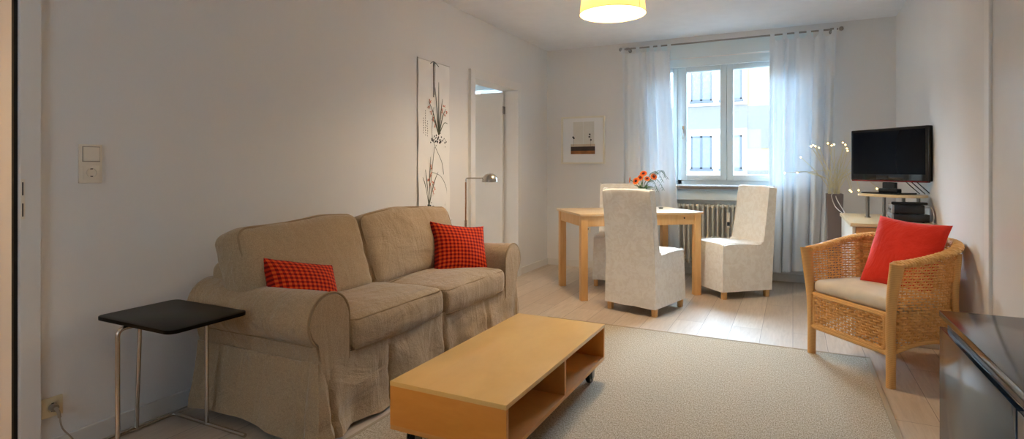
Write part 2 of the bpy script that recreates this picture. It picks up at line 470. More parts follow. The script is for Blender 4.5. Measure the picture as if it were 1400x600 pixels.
# back wall with window niche
WX0, WX1, WZ0, WZ1 = -1.42, .175, .95, 2.285
bm = B(); T = .34
box(bm, XL - W, WX0, YB, YB + T, 0, HC); box(bm, WX1, XR + W, YB, YB + T, 0, HC)
box(bm, WX0, WX1, YB, YB + T, WZ1, HC)
box(bm, WX0, WX1, YB + .13, YB + T, 0, WZ0 - .02)            # niche back below the window
struct('wall_back', bm, M['wall'])
struct('wall_right', box(B(), XR, XR + W, YN - W, YB, 0, HC), M['wall'])
bm = B()
box(bm, XL - W, -1.6, YN - W, YN, 0, HC); box(bm, -.6, XR, YN - W, YN, 0, HC); box(bm, -1.6, -.6, YN - W, YN, 0, 1.0); box(bm, -1.6, -.6, YN - W, YN, 2.1, HC)
struct('wall_near', bm, M['wall'])
bm = B()
for q in ((-1.6, -1.54, 1.0, 2.1), (-.66, -.6, 1.0, 2.1), (-1.13, -1.07, 1.0, 2.1), (-1.54, -.66, 1.0, 1.06), (-1.54, -.66, 2.04, 2.1)): box(bm, q[0], q[1], YN - .1, YN - .04, q[2], q[3], .004)
w2_ = struct('added_window_rear', bm, M['upvc'])  # unseen rear window, added to let in cool fill daylight
bm = B(); box(bm, -1.54, -.66, YN - .075, YN - .07, 1.06, 2.04); obj('pane', bm, M['glass'], w2_)
# shutter box panel above the window
bm = B(); box(bm, WX0, WX1, YB - .018, YB + .005, 2.29, 2.44, .004); box(bm, WX0, WX1, YB + .02, YB + .06, 2.20, 2.29, .003)
struct('trim_1', bm, M['upvc'])
# baseboards
def baseb(name, x0, x1, y0, y1):
    bm = B(); box(bm, x0, x1, y0, y1, 0, .075, .004)
    return struct(name, bm, M['base'])
baseb('baseboard_left', XL, XL + .014, 1.125, 4.31)
baseb('baseboard_left_far', XL, XL + .014, 5.37, YB)
baseb('baseboard_back', XL + .014, WX0, YB - .014, YB)
baseb('baseboard_back_right', WX1, XR, YB - .014, YB)
baseb('baseboard_niche', WX0, WX1, YB + .116, YB + .13)
baseb('baseboard_right', XR - .014, XR, 3.37, YB - .014)
# radiator niche cladding under the sill
bm = B(); box(bm, WX0, WX1, YB + .03, YB + .128, .80, .90, .003); struct('trim_2', bm, M['upvc'])
# far doorway frame
def door_frame(name, ya, yb, h, w=.068, d=.018):
    bm = B()
    for (y0, y1) in ((ya - w, ya + .012), (yb - .012, yb + w)):
        box(bm, XL - .005, XL + d, y0, y1, 0, h + w, .003)
        box(bm, XL - W - d, XL - W + .005, y0, y1, 0, h + w, .003)
    box(bm, XL - .005, XL + d, ya + .012, yb - .012, h - .012, h + w, .003)
    box(bm, XL - W - d, XL - W + .005, ya + .012, yb - .012, h - .012, h + w, .003)
    # reveal lining
    box(bm, XL - W, XL, ya, ya + .012, 0, h); box(bm, XL - W, XL, yb - .012, yb, 0, h); box(bm, XL - W, XL, ya, yb, h - .012, h)
    return struct(name, bm, M['trim'])
door_frame('door_1', D1a, D1b, D1h, .055, .022)
f2 = door_frame('door_2', D2a, D2b, D2h, .066, .03)
# seal strip and strike plate on the near frame
bm = B(); box(bm, XL - .012, XL + .004, D1b - .024, D1b - .012, 0, D1h - .012)
seal = obj('seal_strip', bm, M['rubber'], bpy.data.objects['door_1'])
bm = B(); box(bm, XL + .0218, XL + .0245, D1b - .010, D1b + .002, .940, 1.090, .001)
pl = obj('strike_plate', bm, M['socket'], bpy.data.objects['door_1'])
bm = B()
for z0, z1 in ((.950, .999), (1.029, 1.078)): box(bm, XL + .024, XL + .0252, D1b - .007, D1b - .003, z0, z1)
obj('strike_slot', bm, M['hole'], pl)
# door leaf of the far doorway, swung into the next room
ang = math.radians(4)
R = xform((XL - W - .004, D2b - .036, 0), rz=ang)
bm = B(); box(bm, -.86, 0, -.02, .02, .008, D2h - .03, .003, mat=R)
leaf = struct('door_3', bm, M['trim'])
bm = B(); box(bm, .0, .012, -.024, .024, 1.70, 1.78, .002, mat=R); box(bm, .0, .012, -.024, .024, .22, .30, .002, mat=R)
obj('hinge', bm, M['steel'], leaf)
bm = B(); tube(bm, [R @ Vector((-.79, -.02, 1.02)), R @ Vector((-.79, -.06, 1.02)), R @ Vector((-.68, -.06, 1.02))], .009, 8)
obj('door_handle', bm, M['chrome'], leaf)
# right-hand door in the near right wall
bm = B()
box(bm, XR - .030, XR, 3.30, 3.375, 0, 2.08, .006); box(bm, XR - .030, XR, 2.30, 2.375, 0, 2.08, .006)
box(bm, XR - .030, XR, 2.375, 3.30, 2.005, 2.08, .006)
d4 = struct('door_4', bm, M['trim'])
bm = B(); box(bm, XR - .018, XR - .001, 2.378, 3.297, .008, 2.0, .003); obj('door_panel', bm, M['trim'], d4)
# rooms behind the left wall
bm = B()
box(bm, XL - 2.6, XL - 2.5, YN - W, YB + .3, 0, HC); box(bm, XL - 2.5, XL - W, 2.7, 2.8, 0, HC)
box(bm, XL - 2.5, XL - W, YN - W, YN, 0, HC); box(bm, XL - 2.5, XL - W, YB + .2, YB + .3, 0, .9); box(bm, XL - 2.5, XL - W, YB + .2, YB + .3, 2.2, HC)
box(bm, XL - 2.5, -4.5, YB + .2, YB + .3, .9, 2.2); box(bm, -3.2, XL - W, YB + .2, YB + .3, .9, 2.2)
struct('wall_beyond', bm, M['wall'])

bm = B()
for q in ((-4.5, -4.44, .9, 2.2), (-3.26, -3.2, .9, 2.2), (-3.88, -3.82, .9, 2.2), (-4.44, -3.26, .9, .96), (-4.44, -3.26, 2.14, 2.2)): box(bm, q[0], q[1], YB + .22, YB + .27, q[2], q[3], .004)
w3_ = struct('added_window_far', bm, M['upvc'])  # unseen window added to bring daylight onto the next room's ceiling
bm = B(); box(bm, -4.44, -3.26, YB + .243, YB + .247, .96, 2.14); obj('pane', bm, M['glass'], w3_)
# ------------------------------------------------------------------ window
YW = YB + .10    # frame plane
fr = B()
def bar(x0, x1, z0, z1, y0=YW, y1=YW + .07): box(fr, x0, x1, y0, y1, z0, z1, .006)
Z0, Z1 = .955, 2.245
bar(WX0, WX1, Z0, Z0 + .055); bar(WX0, WX1, Z1 - .045, Z1 + .04)
bar(WX0, WX0 + .05, Z0, Z1); bar(WX1 - .05, WX1, Z0, Z1)
bar(-1.115, -1.065, Z0, Z1)
win = struct('window_1', fr, M['upvc'])
def sash(x0, x1, st=.06):
    bm = B(); y0, y1 = YW - .018, YW + .05; za, zb = Z0 + .045, Z1 - .03
    box(bm, x0, x0 + st, y0, y1, za, zb, .006); box(bm, x1 - st, x1, y0, y1, za, zb, .006)
    box(bm, x0 + st, x1 - st, y0, y1, za, za + st, .006); box(bm, x0 + st, x1 - st, y0, y1, zb - st, zb, .006)
    s = obj('sash', bm, M['upvc'], win)
    g = B(); box(g, x0 + st - .005, x1 - st + .005, YW + .012, YW + .018, za + st - .005, zb - st + .005)
    obj('pane', g, M['glass'], s)
    return s
sash(-1.372, -1.112, .045)
s2 = sash(-1.075, -.615, .060); sash(-.612, .128, .062)
bm = B(); box(bm, -1.062, -1.040, YW - .03, YW - .016, 1.50, 1.58, .004); tube(bm, [(-1.051, YW - .03, 1.54), (-1.051, YW - .055, 1.54), (-1.051, YW - .055, 1.44)], .008, 8)
obj('window_handle', bm, M['chrome'], s2)
bm = B(); box(bm, WX0 - .02, WX1 + .02, YB - .045, YB + .12, .915, .945, .004)
struct('window_sill_1', bm, M['sill'])

# ------------------------------------------------------------------ outside
HY = 28.0
hb = thing('house', 'grey rendered house with white window surrounds across the street', 'building', (-1, HY, -5))
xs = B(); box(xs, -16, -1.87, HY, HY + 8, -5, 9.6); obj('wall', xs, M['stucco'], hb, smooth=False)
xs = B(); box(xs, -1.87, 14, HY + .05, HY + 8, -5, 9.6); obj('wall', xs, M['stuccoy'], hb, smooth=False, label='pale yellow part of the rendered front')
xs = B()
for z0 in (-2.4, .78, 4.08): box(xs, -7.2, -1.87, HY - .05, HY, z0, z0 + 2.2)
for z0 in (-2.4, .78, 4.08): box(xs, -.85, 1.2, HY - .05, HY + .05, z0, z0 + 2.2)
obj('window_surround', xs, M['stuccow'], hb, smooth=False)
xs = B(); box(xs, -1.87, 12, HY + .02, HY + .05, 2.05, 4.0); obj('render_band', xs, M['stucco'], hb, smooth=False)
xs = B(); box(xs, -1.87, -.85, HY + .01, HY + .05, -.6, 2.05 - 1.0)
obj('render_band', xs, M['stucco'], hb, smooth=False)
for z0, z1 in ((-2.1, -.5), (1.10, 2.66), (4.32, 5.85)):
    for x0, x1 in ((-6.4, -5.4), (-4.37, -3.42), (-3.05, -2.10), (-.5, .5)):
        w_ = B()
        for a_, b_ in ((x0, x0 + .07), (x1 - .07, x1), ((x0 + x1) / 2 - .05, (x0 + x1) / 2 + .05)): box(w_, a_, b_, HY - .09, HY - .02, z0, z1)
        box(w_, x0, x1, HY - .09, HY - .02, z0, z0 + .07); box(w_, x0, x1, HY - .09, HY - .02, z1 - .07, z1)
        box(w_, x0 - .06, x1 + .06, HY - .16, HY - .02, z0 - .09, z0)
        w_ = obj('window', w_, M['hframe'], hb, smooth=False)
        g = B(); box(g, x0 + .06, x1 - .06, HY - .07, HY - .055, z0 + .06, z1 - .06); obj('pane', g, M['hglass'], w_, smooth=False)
bm = B(); box(bm, -60, 60, YB + .4, 90, -5.2, -5.0); struct('ground', bm, M['asphalt'])

# ------------------------------------------------------------------ radiator
rd = thing('radiator', 'cream ribbed column radiator in the niche below the window', 'radiator', (-.62, YB + .045, 0))
x = -1.27; k = 0
while x < .06:
    s = B()
    for yy in (YB + .012, YB + .055, YB + .098):
        tube(s, round_corners([(x, yy, .15), (x, yy, .735)], .01), .0085, 8)
    box(s, x - .012, x + .012, YB - .002, YB + .112, .715, .755, .010, 3); box(s, x - .012, x + .012, YB - .002, YB + .112, .13, .17, .010, 3)
    obj('radiator_column', s, M['rad'], rd); x += .048; k += 1
s = B(); tube(s, [(-1.32, YB + .055, .735), (.09, YB + .055, .735)], .014, 8); tube(s, [(-1.32, YB + .055, .15), (.09, YB + .055, .15)], .014, 8)
obj('header_pipe', s, M['rad'], rd)
s = B(); box(s, -.60, -.57, YB - .030, YB - .004, .52, .68, .006); hm = obj('heat_meter', s, M['socket'], rd)
s = B(); box(s, -.598, -.572, YB - .032, YB - .029, .545, .585); obj('meter_display', s, M['blackp'], hm)
s = B()
tube(s, round_corners([(-1.29, YB + .055, .15), (-1.36, YB + .055, .15), (-1.36, YB + .055, .0)], .02), .009, 8)
obj('supply_pipe', s, M['rad'], rd); s = B()
tube(s, round_corners([(.05, YB + .055, .15), (.12, YB + .055, .15), (.12, YB + .055, .0)], .02), .009, 8)
obj('supply_pipe', s, M['rad'], rd)
s = B(); tube(s, [(-1.02, YB - .01, .20), (-1.02, YB - .065, .20)], .02, 12); tube(s, [(-1.02, YB + .05, .16), (-1.02, YB - .02, .20)], .01, 8)
obj('radiator_valve', s, M['socket'], rd)

# ------------------------------------------------------------------ curtains and rod
YR = YB - .125; ZR = 2.418
rod = thing('curtain_rod', 'thin steel curtain rod with round finials above the window', 'curtain rod', (-.63, YR, ZR))
s = B(); tube(s, [(-1.655, YR, ZR), (.375, YR, ZR)], .0085, 12); obj('rod', s, M['steel'], rod)
for xx, sg in ((-1.672, -1), (.40, 1)):
    s = B(); lathe(s, [(.001, -.02), (.016, -.015), (.022, 0), (.016, .015), (.001, .02)], seg=16, mat=xform((xx, YR, ZR), ry=PI / 2)); obj('finial', s, M['steel'], rod)
for xx in (-1.60, .325):
    s = B(); tube(s, [(xx, YB, ZR - .0), (xx, YR, ZR)], .007, 8); lathe(s, [(.001, -.002), (.02, -.002), (.02, .006), (.001, .006)], seg=16, mat=xform((xx, YB, ZR), rx=PI / 2)); tube(s, [(xx - .015, YR, ZR), (xx + .015, YR, ZR)], .014, 10)
    obj('bracket', s, M['steel'], rod)

def curtain(label, xt0, xt1, xb0, xb1, zb, folds, seed, tabs, amp=.038, sweep=None, yb=.0):
    t = thing('curtain', label, 'curtain', ((xt0 + xt1) / 2, YR, zb), 0, 'voile curtains at the window')
    bm = B(); nu, nv = 150, 46; zt = ZR - .022; V = []
    tp = [a for a in tabs]
    for j in range(nv + 1):
        v = j / nv; row = []
        for i in range(nu + 1):
            u = i / nu
            ub = xb0 + (xb1 - xb0) * u; ut = xt0 + (xt1 - xt0) * u
            w = v ** 1.4
            if sweep: ut, ub = ut, ub
            x = ut * (1 - w) + ub * w
            ph = 2 * PI * folds * (u + .035 * math.sin(u * 9 + seed) + .02 * math.sin(v * 2.2 + seed * 2))
            a = amp * (.35 + .65 * min(1, v * 3)) * (.75 + .35 * math.sin(u * 13 + seed))
            y = YR + yb * v + a * math.sin(ph) + .4 * a * math.sin(ph * 1.9 + seed + v * 2)
            x += .35 * a * math.cos(ph)
            z = zt + (zb - zt) * v
            # the top edge sags between tabs
            if v < .12:
                d = min(abs(u - q) for q in tp); z -= (1 - v / .12) * min(.035, d * d * 9)
            z += (.012 * math.sin(u * 6 + seed)) * v
            y += noise.noise(Vector((u * 6, v * 5, seed))) * .014 * v
            row.append(bm.verts.new((x, y, z)))
        V.append(row)
    for j in range(nv):
        for i in range(nu): bm.faces.new((V[j][i], V[j + 1][i], V[j + 1][i + 1], V[j][i + 1]))
    obj('drape', bm, M['curtain'], t)
    for q in tabs:
        x = xt0 + (xt1 - xt0) * q; s = B(); hw = .019; path = []
        for k in range(13):
            a = math.radians(-90 + 0 + k * 30) if False else None
        loop = [(-.012, -.055), (-.0125, -.01), (-.0115, .004), (-.006, .011), (0, .013), (.006, .011), (.0115, .004), (.0125, -.01), (.012, -.055)]
        for dx in (0,):
            rows = [(s.verts.new((x - hw, YR + dy, ZR + dz)), s.verts.new((x + hw, YR + dy, ZR + dz))) for dy, dz in loop]
            for r0, r1 in zip(rows, rows[1:]): s.faces.new((r0[0], r0[1], r1[1], r1[0]))
        obj('tab', s, M['curtain'], t)
    return t
curtain('white voile curtain left of the window, hanging behind the chairs', -1.66, -1.145, -1.655, -1.03, .13, 4.5, 1.3, (.02, .34, .62, .78, .98))
curtain('white voile curtain right of the window, beside the glowing twigs', -.205, .36, -.225, .27, .14, 5, 4.1, (.05, .24, .42, .60, .78, .97))

# ------------------------------------------------------------------ ceiling lamps
def ceiling_lamp(label, x, y, mb, r=.236, zb=2.243):
    t = thing('ceiling_lamp', label, 'lamp', (x, y, HC), 0, 'cream drum ceiling lamps')
    zt = HC - .035; s = B()
    prof = [(r, zb), (r * .975, zb + .06), (r * .93, zb + .16), (r * .90, zt)]
    lathe(s, prof, x, y, 64); bmesh.ops.solidify(s, geom=s.faces[:], thickness=.003); sh = obj('lamp_shade', s, M['shade'], t)
    s = B(); pts = [(x + (r + .001) * math.cos(a), y + (r + .001) * math.sin(a), zb) for a in [2 * PI * k / 64 for k in range(64)]]
    tube(s, pts, .0025, 6, closed=True)
    obj('rim_wire', s, M['shadeseam'], sh)
    a = math.radians(-22); s = B()
    tube(s, [(x + (q * r + .002) * math.cos(a), y + (q * r + .002) * math.sin(a), z) for q, z in ((1, zb), (.975, zb + .06), (.93, zb + .16), (.9, zt))], .0018, 6)
    obj('seam', s, M['shadeseam'], sh)
    s = B(); prof = [(.001, zb + .085)] + [(.095 * math.sin(math.radians(q)), zb + .145 - .06 * math.cos(math.radians(q))) for q in range(10, 100, 10)] + [(.08, zb + .18), (.03, zb + .20)]
    lathe(s, prof, x, y, 32); obj('bulb', s, mb, t)
    s = B(); lathe(s, [(.001, zb + .19), (.05, zb + .19), (.05, HC - .001), (.001, HC - .001)], x, y, 24)
    for k in range(3):
        q = 2 * PI * k / 3; tube(s, [(x, y, zt - .01), (x + r * .9 * math.cos(q), y + r * .9 * math.sin(q), zt - .01)], .003, 6)
    obj('ceiling_mount', s, M['trim'], t)
    return t
ceiling_lamp('cream drum ceiling lamp, lit, in front of the window', -1.165, 3.96, M['bulb'])
ceiling_lamp('unseen cream ceiling lamp added behind the camera as warm fill', -.95, .3, M['fill_bulb_rear'])  # added out of view as warm fill from behind
ceiling_lamp('unseen ceiling lamp added for the warm hallway light beyond the near doorway', -3.6, .3, M['added_bulb_hall'])  # added out of view to throw warm light on the door jamb
ceiling_lamp('unseen ceiling lamp added to light the room beyond the far doorway', -3.9, 3.9, M['added_bulb_room'])  # added out of view to brighten the next room

# ------------------------------------------------------------------ rug
t = thing('rug', 'large beige woven rug with a bound edge under the coffee table', 'rug', (-.6, 2.2, 0), math.radians(-.6))
bm = B(); box(bm, -1.645, .385, .2, 3.915, .0, .008, .002); obj('rug_field', bm, M['rug'], t)
bm = B()
for q in ((-1.66, -1.645, .185, 3.93), (.385, .410, .185, 3.93), (-1.66, .41, 3.915, 3.935), (-1.66, .41, .175, .2)): box(bm, q[0], q[1], q[2], q[3], 0, .0095, .003)
obj('rug_binding', bm, M['rugedge'], t)

# ------------------------------------------------------------------ sofa
sofa = thing('sofa', 'beige slipcovered two-seat sofa with rolled arms against the left wall', 'sofa', (-2.15, 2.6, 0))
AR, AZ = .119, .496
def arm_profile(yc, sgn):
    """section in (y,z); sgn=+1 : outer side towards -y (near arm)"""
    pts = []
    out = -sgn
    pts.append((yc + out * .058, .06)); pts.append((yc + out * .056, .34))
    for k in range(0, 23):
        a = math.radians(232 - k * (232) / 22)      # from lower outer side over the top to the inner side
        pts.append((yc - out * AR * math.cos(a), AZ + AR * math.sin(a)))
    pts.append((yc - out * AR, .30)); pts.append((yc - out * AR, .06))
    return pts
def arm(yc, sgn, nm):
    pr = arm_profile(yc, sgn); bm = B(); xs_ = [-2.485, -2.40, -2.3, -2.15, -2.0, -1.87, -1.78, -1.735, -1.722]
    rings = []
    for x in xs_:
        k = 1.0 if x < -1.75 else (.985 if x < -1.73 else .93)
        ring = []
        for (y, z) in pr:
            yy = yc + (y - yc) * k; zz = AZ + (z - AZ) * (k if z > .35 else 1)
            wv = noise.noise(Vector((x * 4, y * 6, z * 6))) * .005 if x > -2.5 else 0
            zz += -.014 * math.exp(-((x + 2.05) / .25) ** 2) * (1 if z > .5 else 0)
            ring.append(bm.verts.new((x, yy + wv, zz + wv)))
        rings.append(ring)
    n = len(pr)
    for a, b in zip(rings, rings[1:]):
        for k in range(n): bm.faces.new((a[k], a[(k + 1) % n], b[(k + 1) % n], b[k]))
    bm.faces.new(rings[0]); bm.faces.new(rings[-1][::-1])
    bmesh.ops.recalc_face_normals(bm, faces=bm.faces)
    o = obj('arm', bm, M['sofa'], sofa)
    # piping round the front face
    s = B(); path = []
    out = -sgn
    for (y, z) in pr[1:-1]: path.append((-1.727, yc + (y - yc) * .975, AZ + (z - AZ) * .975))
    tube(s, path, .0045, 6); obj('piping', s, M['piping'], o)
    s = B(); tube(s, [(x_, yc + out * .079, .403) for x_ in (-2.48, -2.3, -2.0, -1.74)], .003, 6); obj('seam', s, M['piping'], o)
    return o
arm(1.757, 1, 'near'); arm(3.468, -1, 'far')
bm = B(); box(bm, -2.485, -1.755, 1.74, 3.50, .05, .315, .02, 3); obj('base', bm, M['sofa'], sofa)
bm = cushion_bm(.070, .865, .305, .055, .010, 3, .005, (8, 40, 20)); bm.transform(xform((-2.418, 2.612, .385))); obj('back_frame', bm, M['sofa'], sofa)
# skirt
def skirt():
    bm = B(); P = []
    y0, y1, xf, xb = 1.702, 3.525, -1.735, -2.485
    def seg(a, b, n): return [(Vector(a).lerp(Vector(b), i / n)) for i in range(n)]
    P += seg((xb, y0, 0), (xf, y0, 0), 60) + seg((xf, y0, 0), (xf, y1, 0), 130) + seg((xf, y1, 0), (xb, y1, 0), 60) + [Vector((xb, y1, 0))]
    # round corners a little via outward normals
    rows = []; nz = 16; L = []
    acc = 0
    for i, p in enumerate(P):
        L.append(acc)
        if i + 1 < len(P): acc += (P[i + 1] - p).length
    pleats = [.70, .79, 1.20, 1.66, 2.13, 2.53, 2.62]
    for j in range(nz + 1):
        v = j / nz; z = (.40 if False else .33) * (1 - v) + .022 * v; row = []
        for i, p in enumerate(P):
            a = P[max(i - 1, 0)]; b = P[min(i + 1, len(P) - 1)]; t_ = (b - a).normalized()
            nrm = Vector((t_.y, -t_.x, 0))
            s_ = L[i]
            flare = .008 + .042 * v ** 1.3
            wv = .020 * v * math.sin(s_ * 9.5 + 1.0) + .010 * v * math.sin(s_ * 23 + 2) + noise.noise(Vector((s_ * 5, v * 3, 1))) * .030 * v + noise.noise(Vector((s_ * 11 + v * 6, v * 5, 4))) * .014 * v
            wv *= (.35 + .65 * min(1, max(0, (s_ - .45) / .3))) if s_ < .75 else 1
            for q in pleats:
                d = abs(s_ - q)
                if d < .028: wv -= (.028 - d) * 1.1 * (.25 + .75 * v)
            zz = z + (.016 * math.sin(s_ * 3.1 + .8) + .010 * math.sin(s_ * 7.7)) * v
            row.append(bm.verts.new(p + nrm * (flare + wv) + Vector((0, 0, max(zz, .014)))))
        rows.append(row)
    for r0, r1 in zip(rows, rows[1:]):
        for i in range(len(P) - 1): bm.faces.new((r0[i], r1[i], r1[i + 1], r0[i + 1]))
    for v in bm.verts:
        v.co.x = max(v.co.x, XL + .02)
    bmesh.ops.recalc_face_normals(bm, faces=bm.faces)
    bmesh.ops.solidify(bm, geom=bm.faces[:], thickness=.004)
    return obj('skirt', bm, M['sofa'], sofa)
skirt()
# seat cushions
for i, (y0, y1) in enumerate(((1.886, 2.612), (2.616, 3.340))):
    a, b, c, r = .40, (y1 - y0) / 2, .078, .042
    mt = xform((-2.115 + (.004 if i else 0), (y0 + y1) / 2, .385 - (.012 if i else 0)), ry=math.radians(-1.5))
    bm = cushion_bm(a, b, c, r, .032, 5 + i * 4, .007, (30, 28, 10)); bm.transform(mt)
    o = obj('seat_cushion', bm, M['sofa'], sofa)
    for zs in (1, -1):
        s = piping_bm(a + .004, b + .003, c, r, .0048, zs, k=.30); s.transform(mt); obj('piping', s, M['piping'], o)
# back cushions: local x = height, y = width, z = thickness (front = +z)
for i, (y0, y1) in enumerate(((1.700, 2.492), (2.500, 3.435))):
    a, b, c, r = .225, (y1 - y0) / 2, .095, .055
    lean = math.radians(20)
    def sag(p, b=b, i=i):
        k = p.y / b
        p.x += -.010 * (max(0, p.x) / .22) * k * k + (.010 * math.sin(k * 3 + 2 * i))
        return p
    bm = cushion_bm(a, b, c, r, .040, 11 + i * 7, .010, (26, 38, 12), sag, side=.12)
    up = Vector((-math.sin(lean), 0, math.cos(lean))); fw = Vector((math.cos(lean), 0, math.sin(lean)))
    mt = Matrix(((up.x, 0, fw.x, -2.255), (0, 1, 0, (y0 + y1) / 2), (up.z, 0, fw.z, .640), (0, 0, 0, 1)))
    bm.transform(mt); bmesh.ops.recalc_face_normals(bm, faces=bm.faces); o = obj('back_cushion', bm, M['sofa'], sofa)
    s = piping_bm(a + .002, b + .002, c, r, .005, 1, k=.25)
    for v in s.verts: v.co = sag(v.co)
    s.transform(mt); obj('piping', s, M['piping'], o)

# gingham throw pillows
def pillow(name, label, cat, mt, a, b, t_, m, seed, fold=None, wr=.006, group=None, cc=.12):
    bm = pillow_bm(a, b, t_, seed, fold=fold, wr=wr, cc=cc); loc = mt.translation.copy()
    bm.transform(Matrix.Translation(-loc) @ mt)
    o = obj(name, bm, m, None, True); o.location = loc
    return tag(o, label, cat, group)
def frame_m(loc, xaxis, yaxis):
    X_ = Vector(xaxis).normalized(); Z_ = X_.cross(Vector(yaxis)).normalized(); Y_ = Z_.cross(X_)
    return Matrix(((X_.x, Y_.x, Z_.x, loc[0]), (X_.y, Y_.y, Z_.y, loc[1]), (X_.z, Y_.z, Z_.z, loc[2]), (0, 0, 0, 1)))
pillow('throw_pillow', 'small red and dark red checked pillow, half hidden behind the near sofa arm', 'pillow',
       frame_m((-2.07, 1.94, .545), (.10, .95, -.22), (-.50, .10, .83)), .215, .165, .075, M['gingham'], 2, group='checked pillows on the sofa')
pillow('throw_pillow', 'square red checked pillow standing against the far sofa arm', 'pillow',
       frame_m((-2.01, 3.235, .572), (.50, .85, -.14), (-.34, .30, .9)), .215, .20, .09, M['gingham'], 6, group='checked pillows on the sofa')

# ------------------------------------------------------------------ coffee table
CX0, CX1, CY0, CY1 = -1.408, -.897, 1.752, 2.902
ct = thing('coffee_table', 'low birch coffee table on castors with open shelf compartments', 'table', (-1.15, 2.33, .008))
z0, z1 = .112, .300
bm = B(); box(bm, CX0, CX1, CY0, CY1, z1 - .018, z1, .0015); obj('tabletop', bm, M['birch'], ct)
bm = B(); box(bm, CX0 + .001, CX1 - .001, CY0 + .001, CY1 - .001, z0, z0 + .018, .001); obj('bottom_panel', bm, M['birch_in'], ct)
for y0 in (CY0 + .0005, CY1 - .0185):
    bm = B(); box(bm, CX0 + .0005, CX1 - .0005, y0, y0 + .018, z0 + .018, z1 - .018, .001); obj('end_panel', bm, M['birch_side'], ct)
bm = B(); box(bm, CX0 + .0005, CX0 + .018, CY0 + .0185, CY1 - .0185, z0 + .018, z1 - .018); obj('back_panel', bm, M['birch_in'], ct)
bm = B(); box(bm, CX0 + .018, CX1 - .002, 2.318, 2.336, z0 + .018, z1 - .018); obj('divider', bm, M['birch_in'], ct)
for cx, cy in ((CX0 + .07, CY0 + .06), (CX1 - .055, CY0 + .06), (CX0 + .07, CY1 - .09), (CX1 - .055, CY1 - .09)):
    bm = B(); box(bm, cx - .03, cx + .03, cy - .03, cy + .03, z0 - .004, z0, .001)
    box(bm, cx - .022, cx - .018, cy - .018, cy + .022, .035, z0 - .003, .001); box(bm, cx + .018, cx + .022, cy - .018, cy + .022, .035, z0 - .003, .001)
    c = obj('castor', bm, M['steel'], ct)
    bm = B(); lathe(bm, [(.008, -.013), (.033, -.013), (.037, -.008), (.037, .008), (.033, .013), (.008, .013)], seg=24, cap_top=True, cap_bot=True, mat=xform((cx, cy + .006, .0455), ry=PI / 2))
    obj('wheel', bm, M['blackm'], c)

# ------------------------------------------------------------------ side table
st = thing('side_table', 'small black side table on chromed tube legs beside the sofa', 'table', (-2.25, 1.42, 0))
bm = B(); pts = []
x0, x1, y0, y1, rr_ = -2.492, -2.010, 1.262, 1.596, .035
for cx, cy, a0 in ((x1 - rr_, y1 - rr_, 0), (x0 + rr_, y1 - rr_, 90), (x0 + rr_, y0 + rr_, 180), (x1 - rr_, y0 + rr_, 270)):
    for k in range(7): q = math.radians(a0 + 15 * k); pts.append((cx + rr_ * math.cos(q), cy + rr_ * math.sin(q)))
prism(bm, pts, 'z', .526, .541, .003, 2); obj('tabletop', bm, M['black_top'], st)
rt = .0085
bm = B(); tube(bm, round_corners([(-2.30, 1.245, .012), (-2.30, 1.245, .516), (-2.30, 1.610, .516), (-2.30, 1.610, .012)], .03, 8), rt, 12)
obj('leg_frame', bm, M['chrome'], st)
bm = B(); tube(bm, round_corners([(-2.055, 1.245, .010), (-2.53, 1.245, .010), (-2.53, 1.610, .010), (-2.055, 1.610, .010)], .02, 6), rt, 12)
obj('base_frame', bm, M['chrome'], st)
bm = B(); tube(bm, [(-2.53, 1.445, .01), (-2.475, 1.43, .528)], rt, 12)
obj('rear_leg', bm, M['chrome'], st)

# ------------------------------------------------------------------ dining table
a38 = math.atan2(.717, .903)
dt = thing('dining_table', 'pine dining table with square legs near the window', 'table', (-1.379, 5.152, 0), a38)
L2, W2 = .576, .354
bm = B(); box(bm, -L2, L2, -W2, W2, .722, .742, .003); obj('tabletop', bm, M['pine_top'], dt, world=False)
for sx in (-1, 1):
    for sy in (-1, 1):
        bm = B(); cx, cy = sx * (L2 - .045), sy * (W2 - .045); box(bm, cx - .03, cx + .03, cy - .03, cy + .03, 0, .722, .004)
        obj('leg', bm, M['pine'], dt, world=False)
bm = B()
for sy in (-1, 1): box(bm, -L2 + .075, L2 - .075, sy * (W2 - .032) - .01, sy * (W2 - .032) + .01, .632, .722, .001)
for sx in (-1, 1): box(bm, sx * (L2 - .032) - .01, sx * (L2 - .032) + .01, -W2 + .075, W2 - .075, .632, .722, .001)
obj('apron', bm, M['pine'], dt, world=False)
bm = B(); lathe(bm, [(.001, 0), (.008, 0), (.006, .004), (.001, .004)], seg=12, mat=xform((.40, -W2 + .022, .690), rx=PI / 2)); obj('bolt_cover', bm, M['blackp'], dt, world=False)

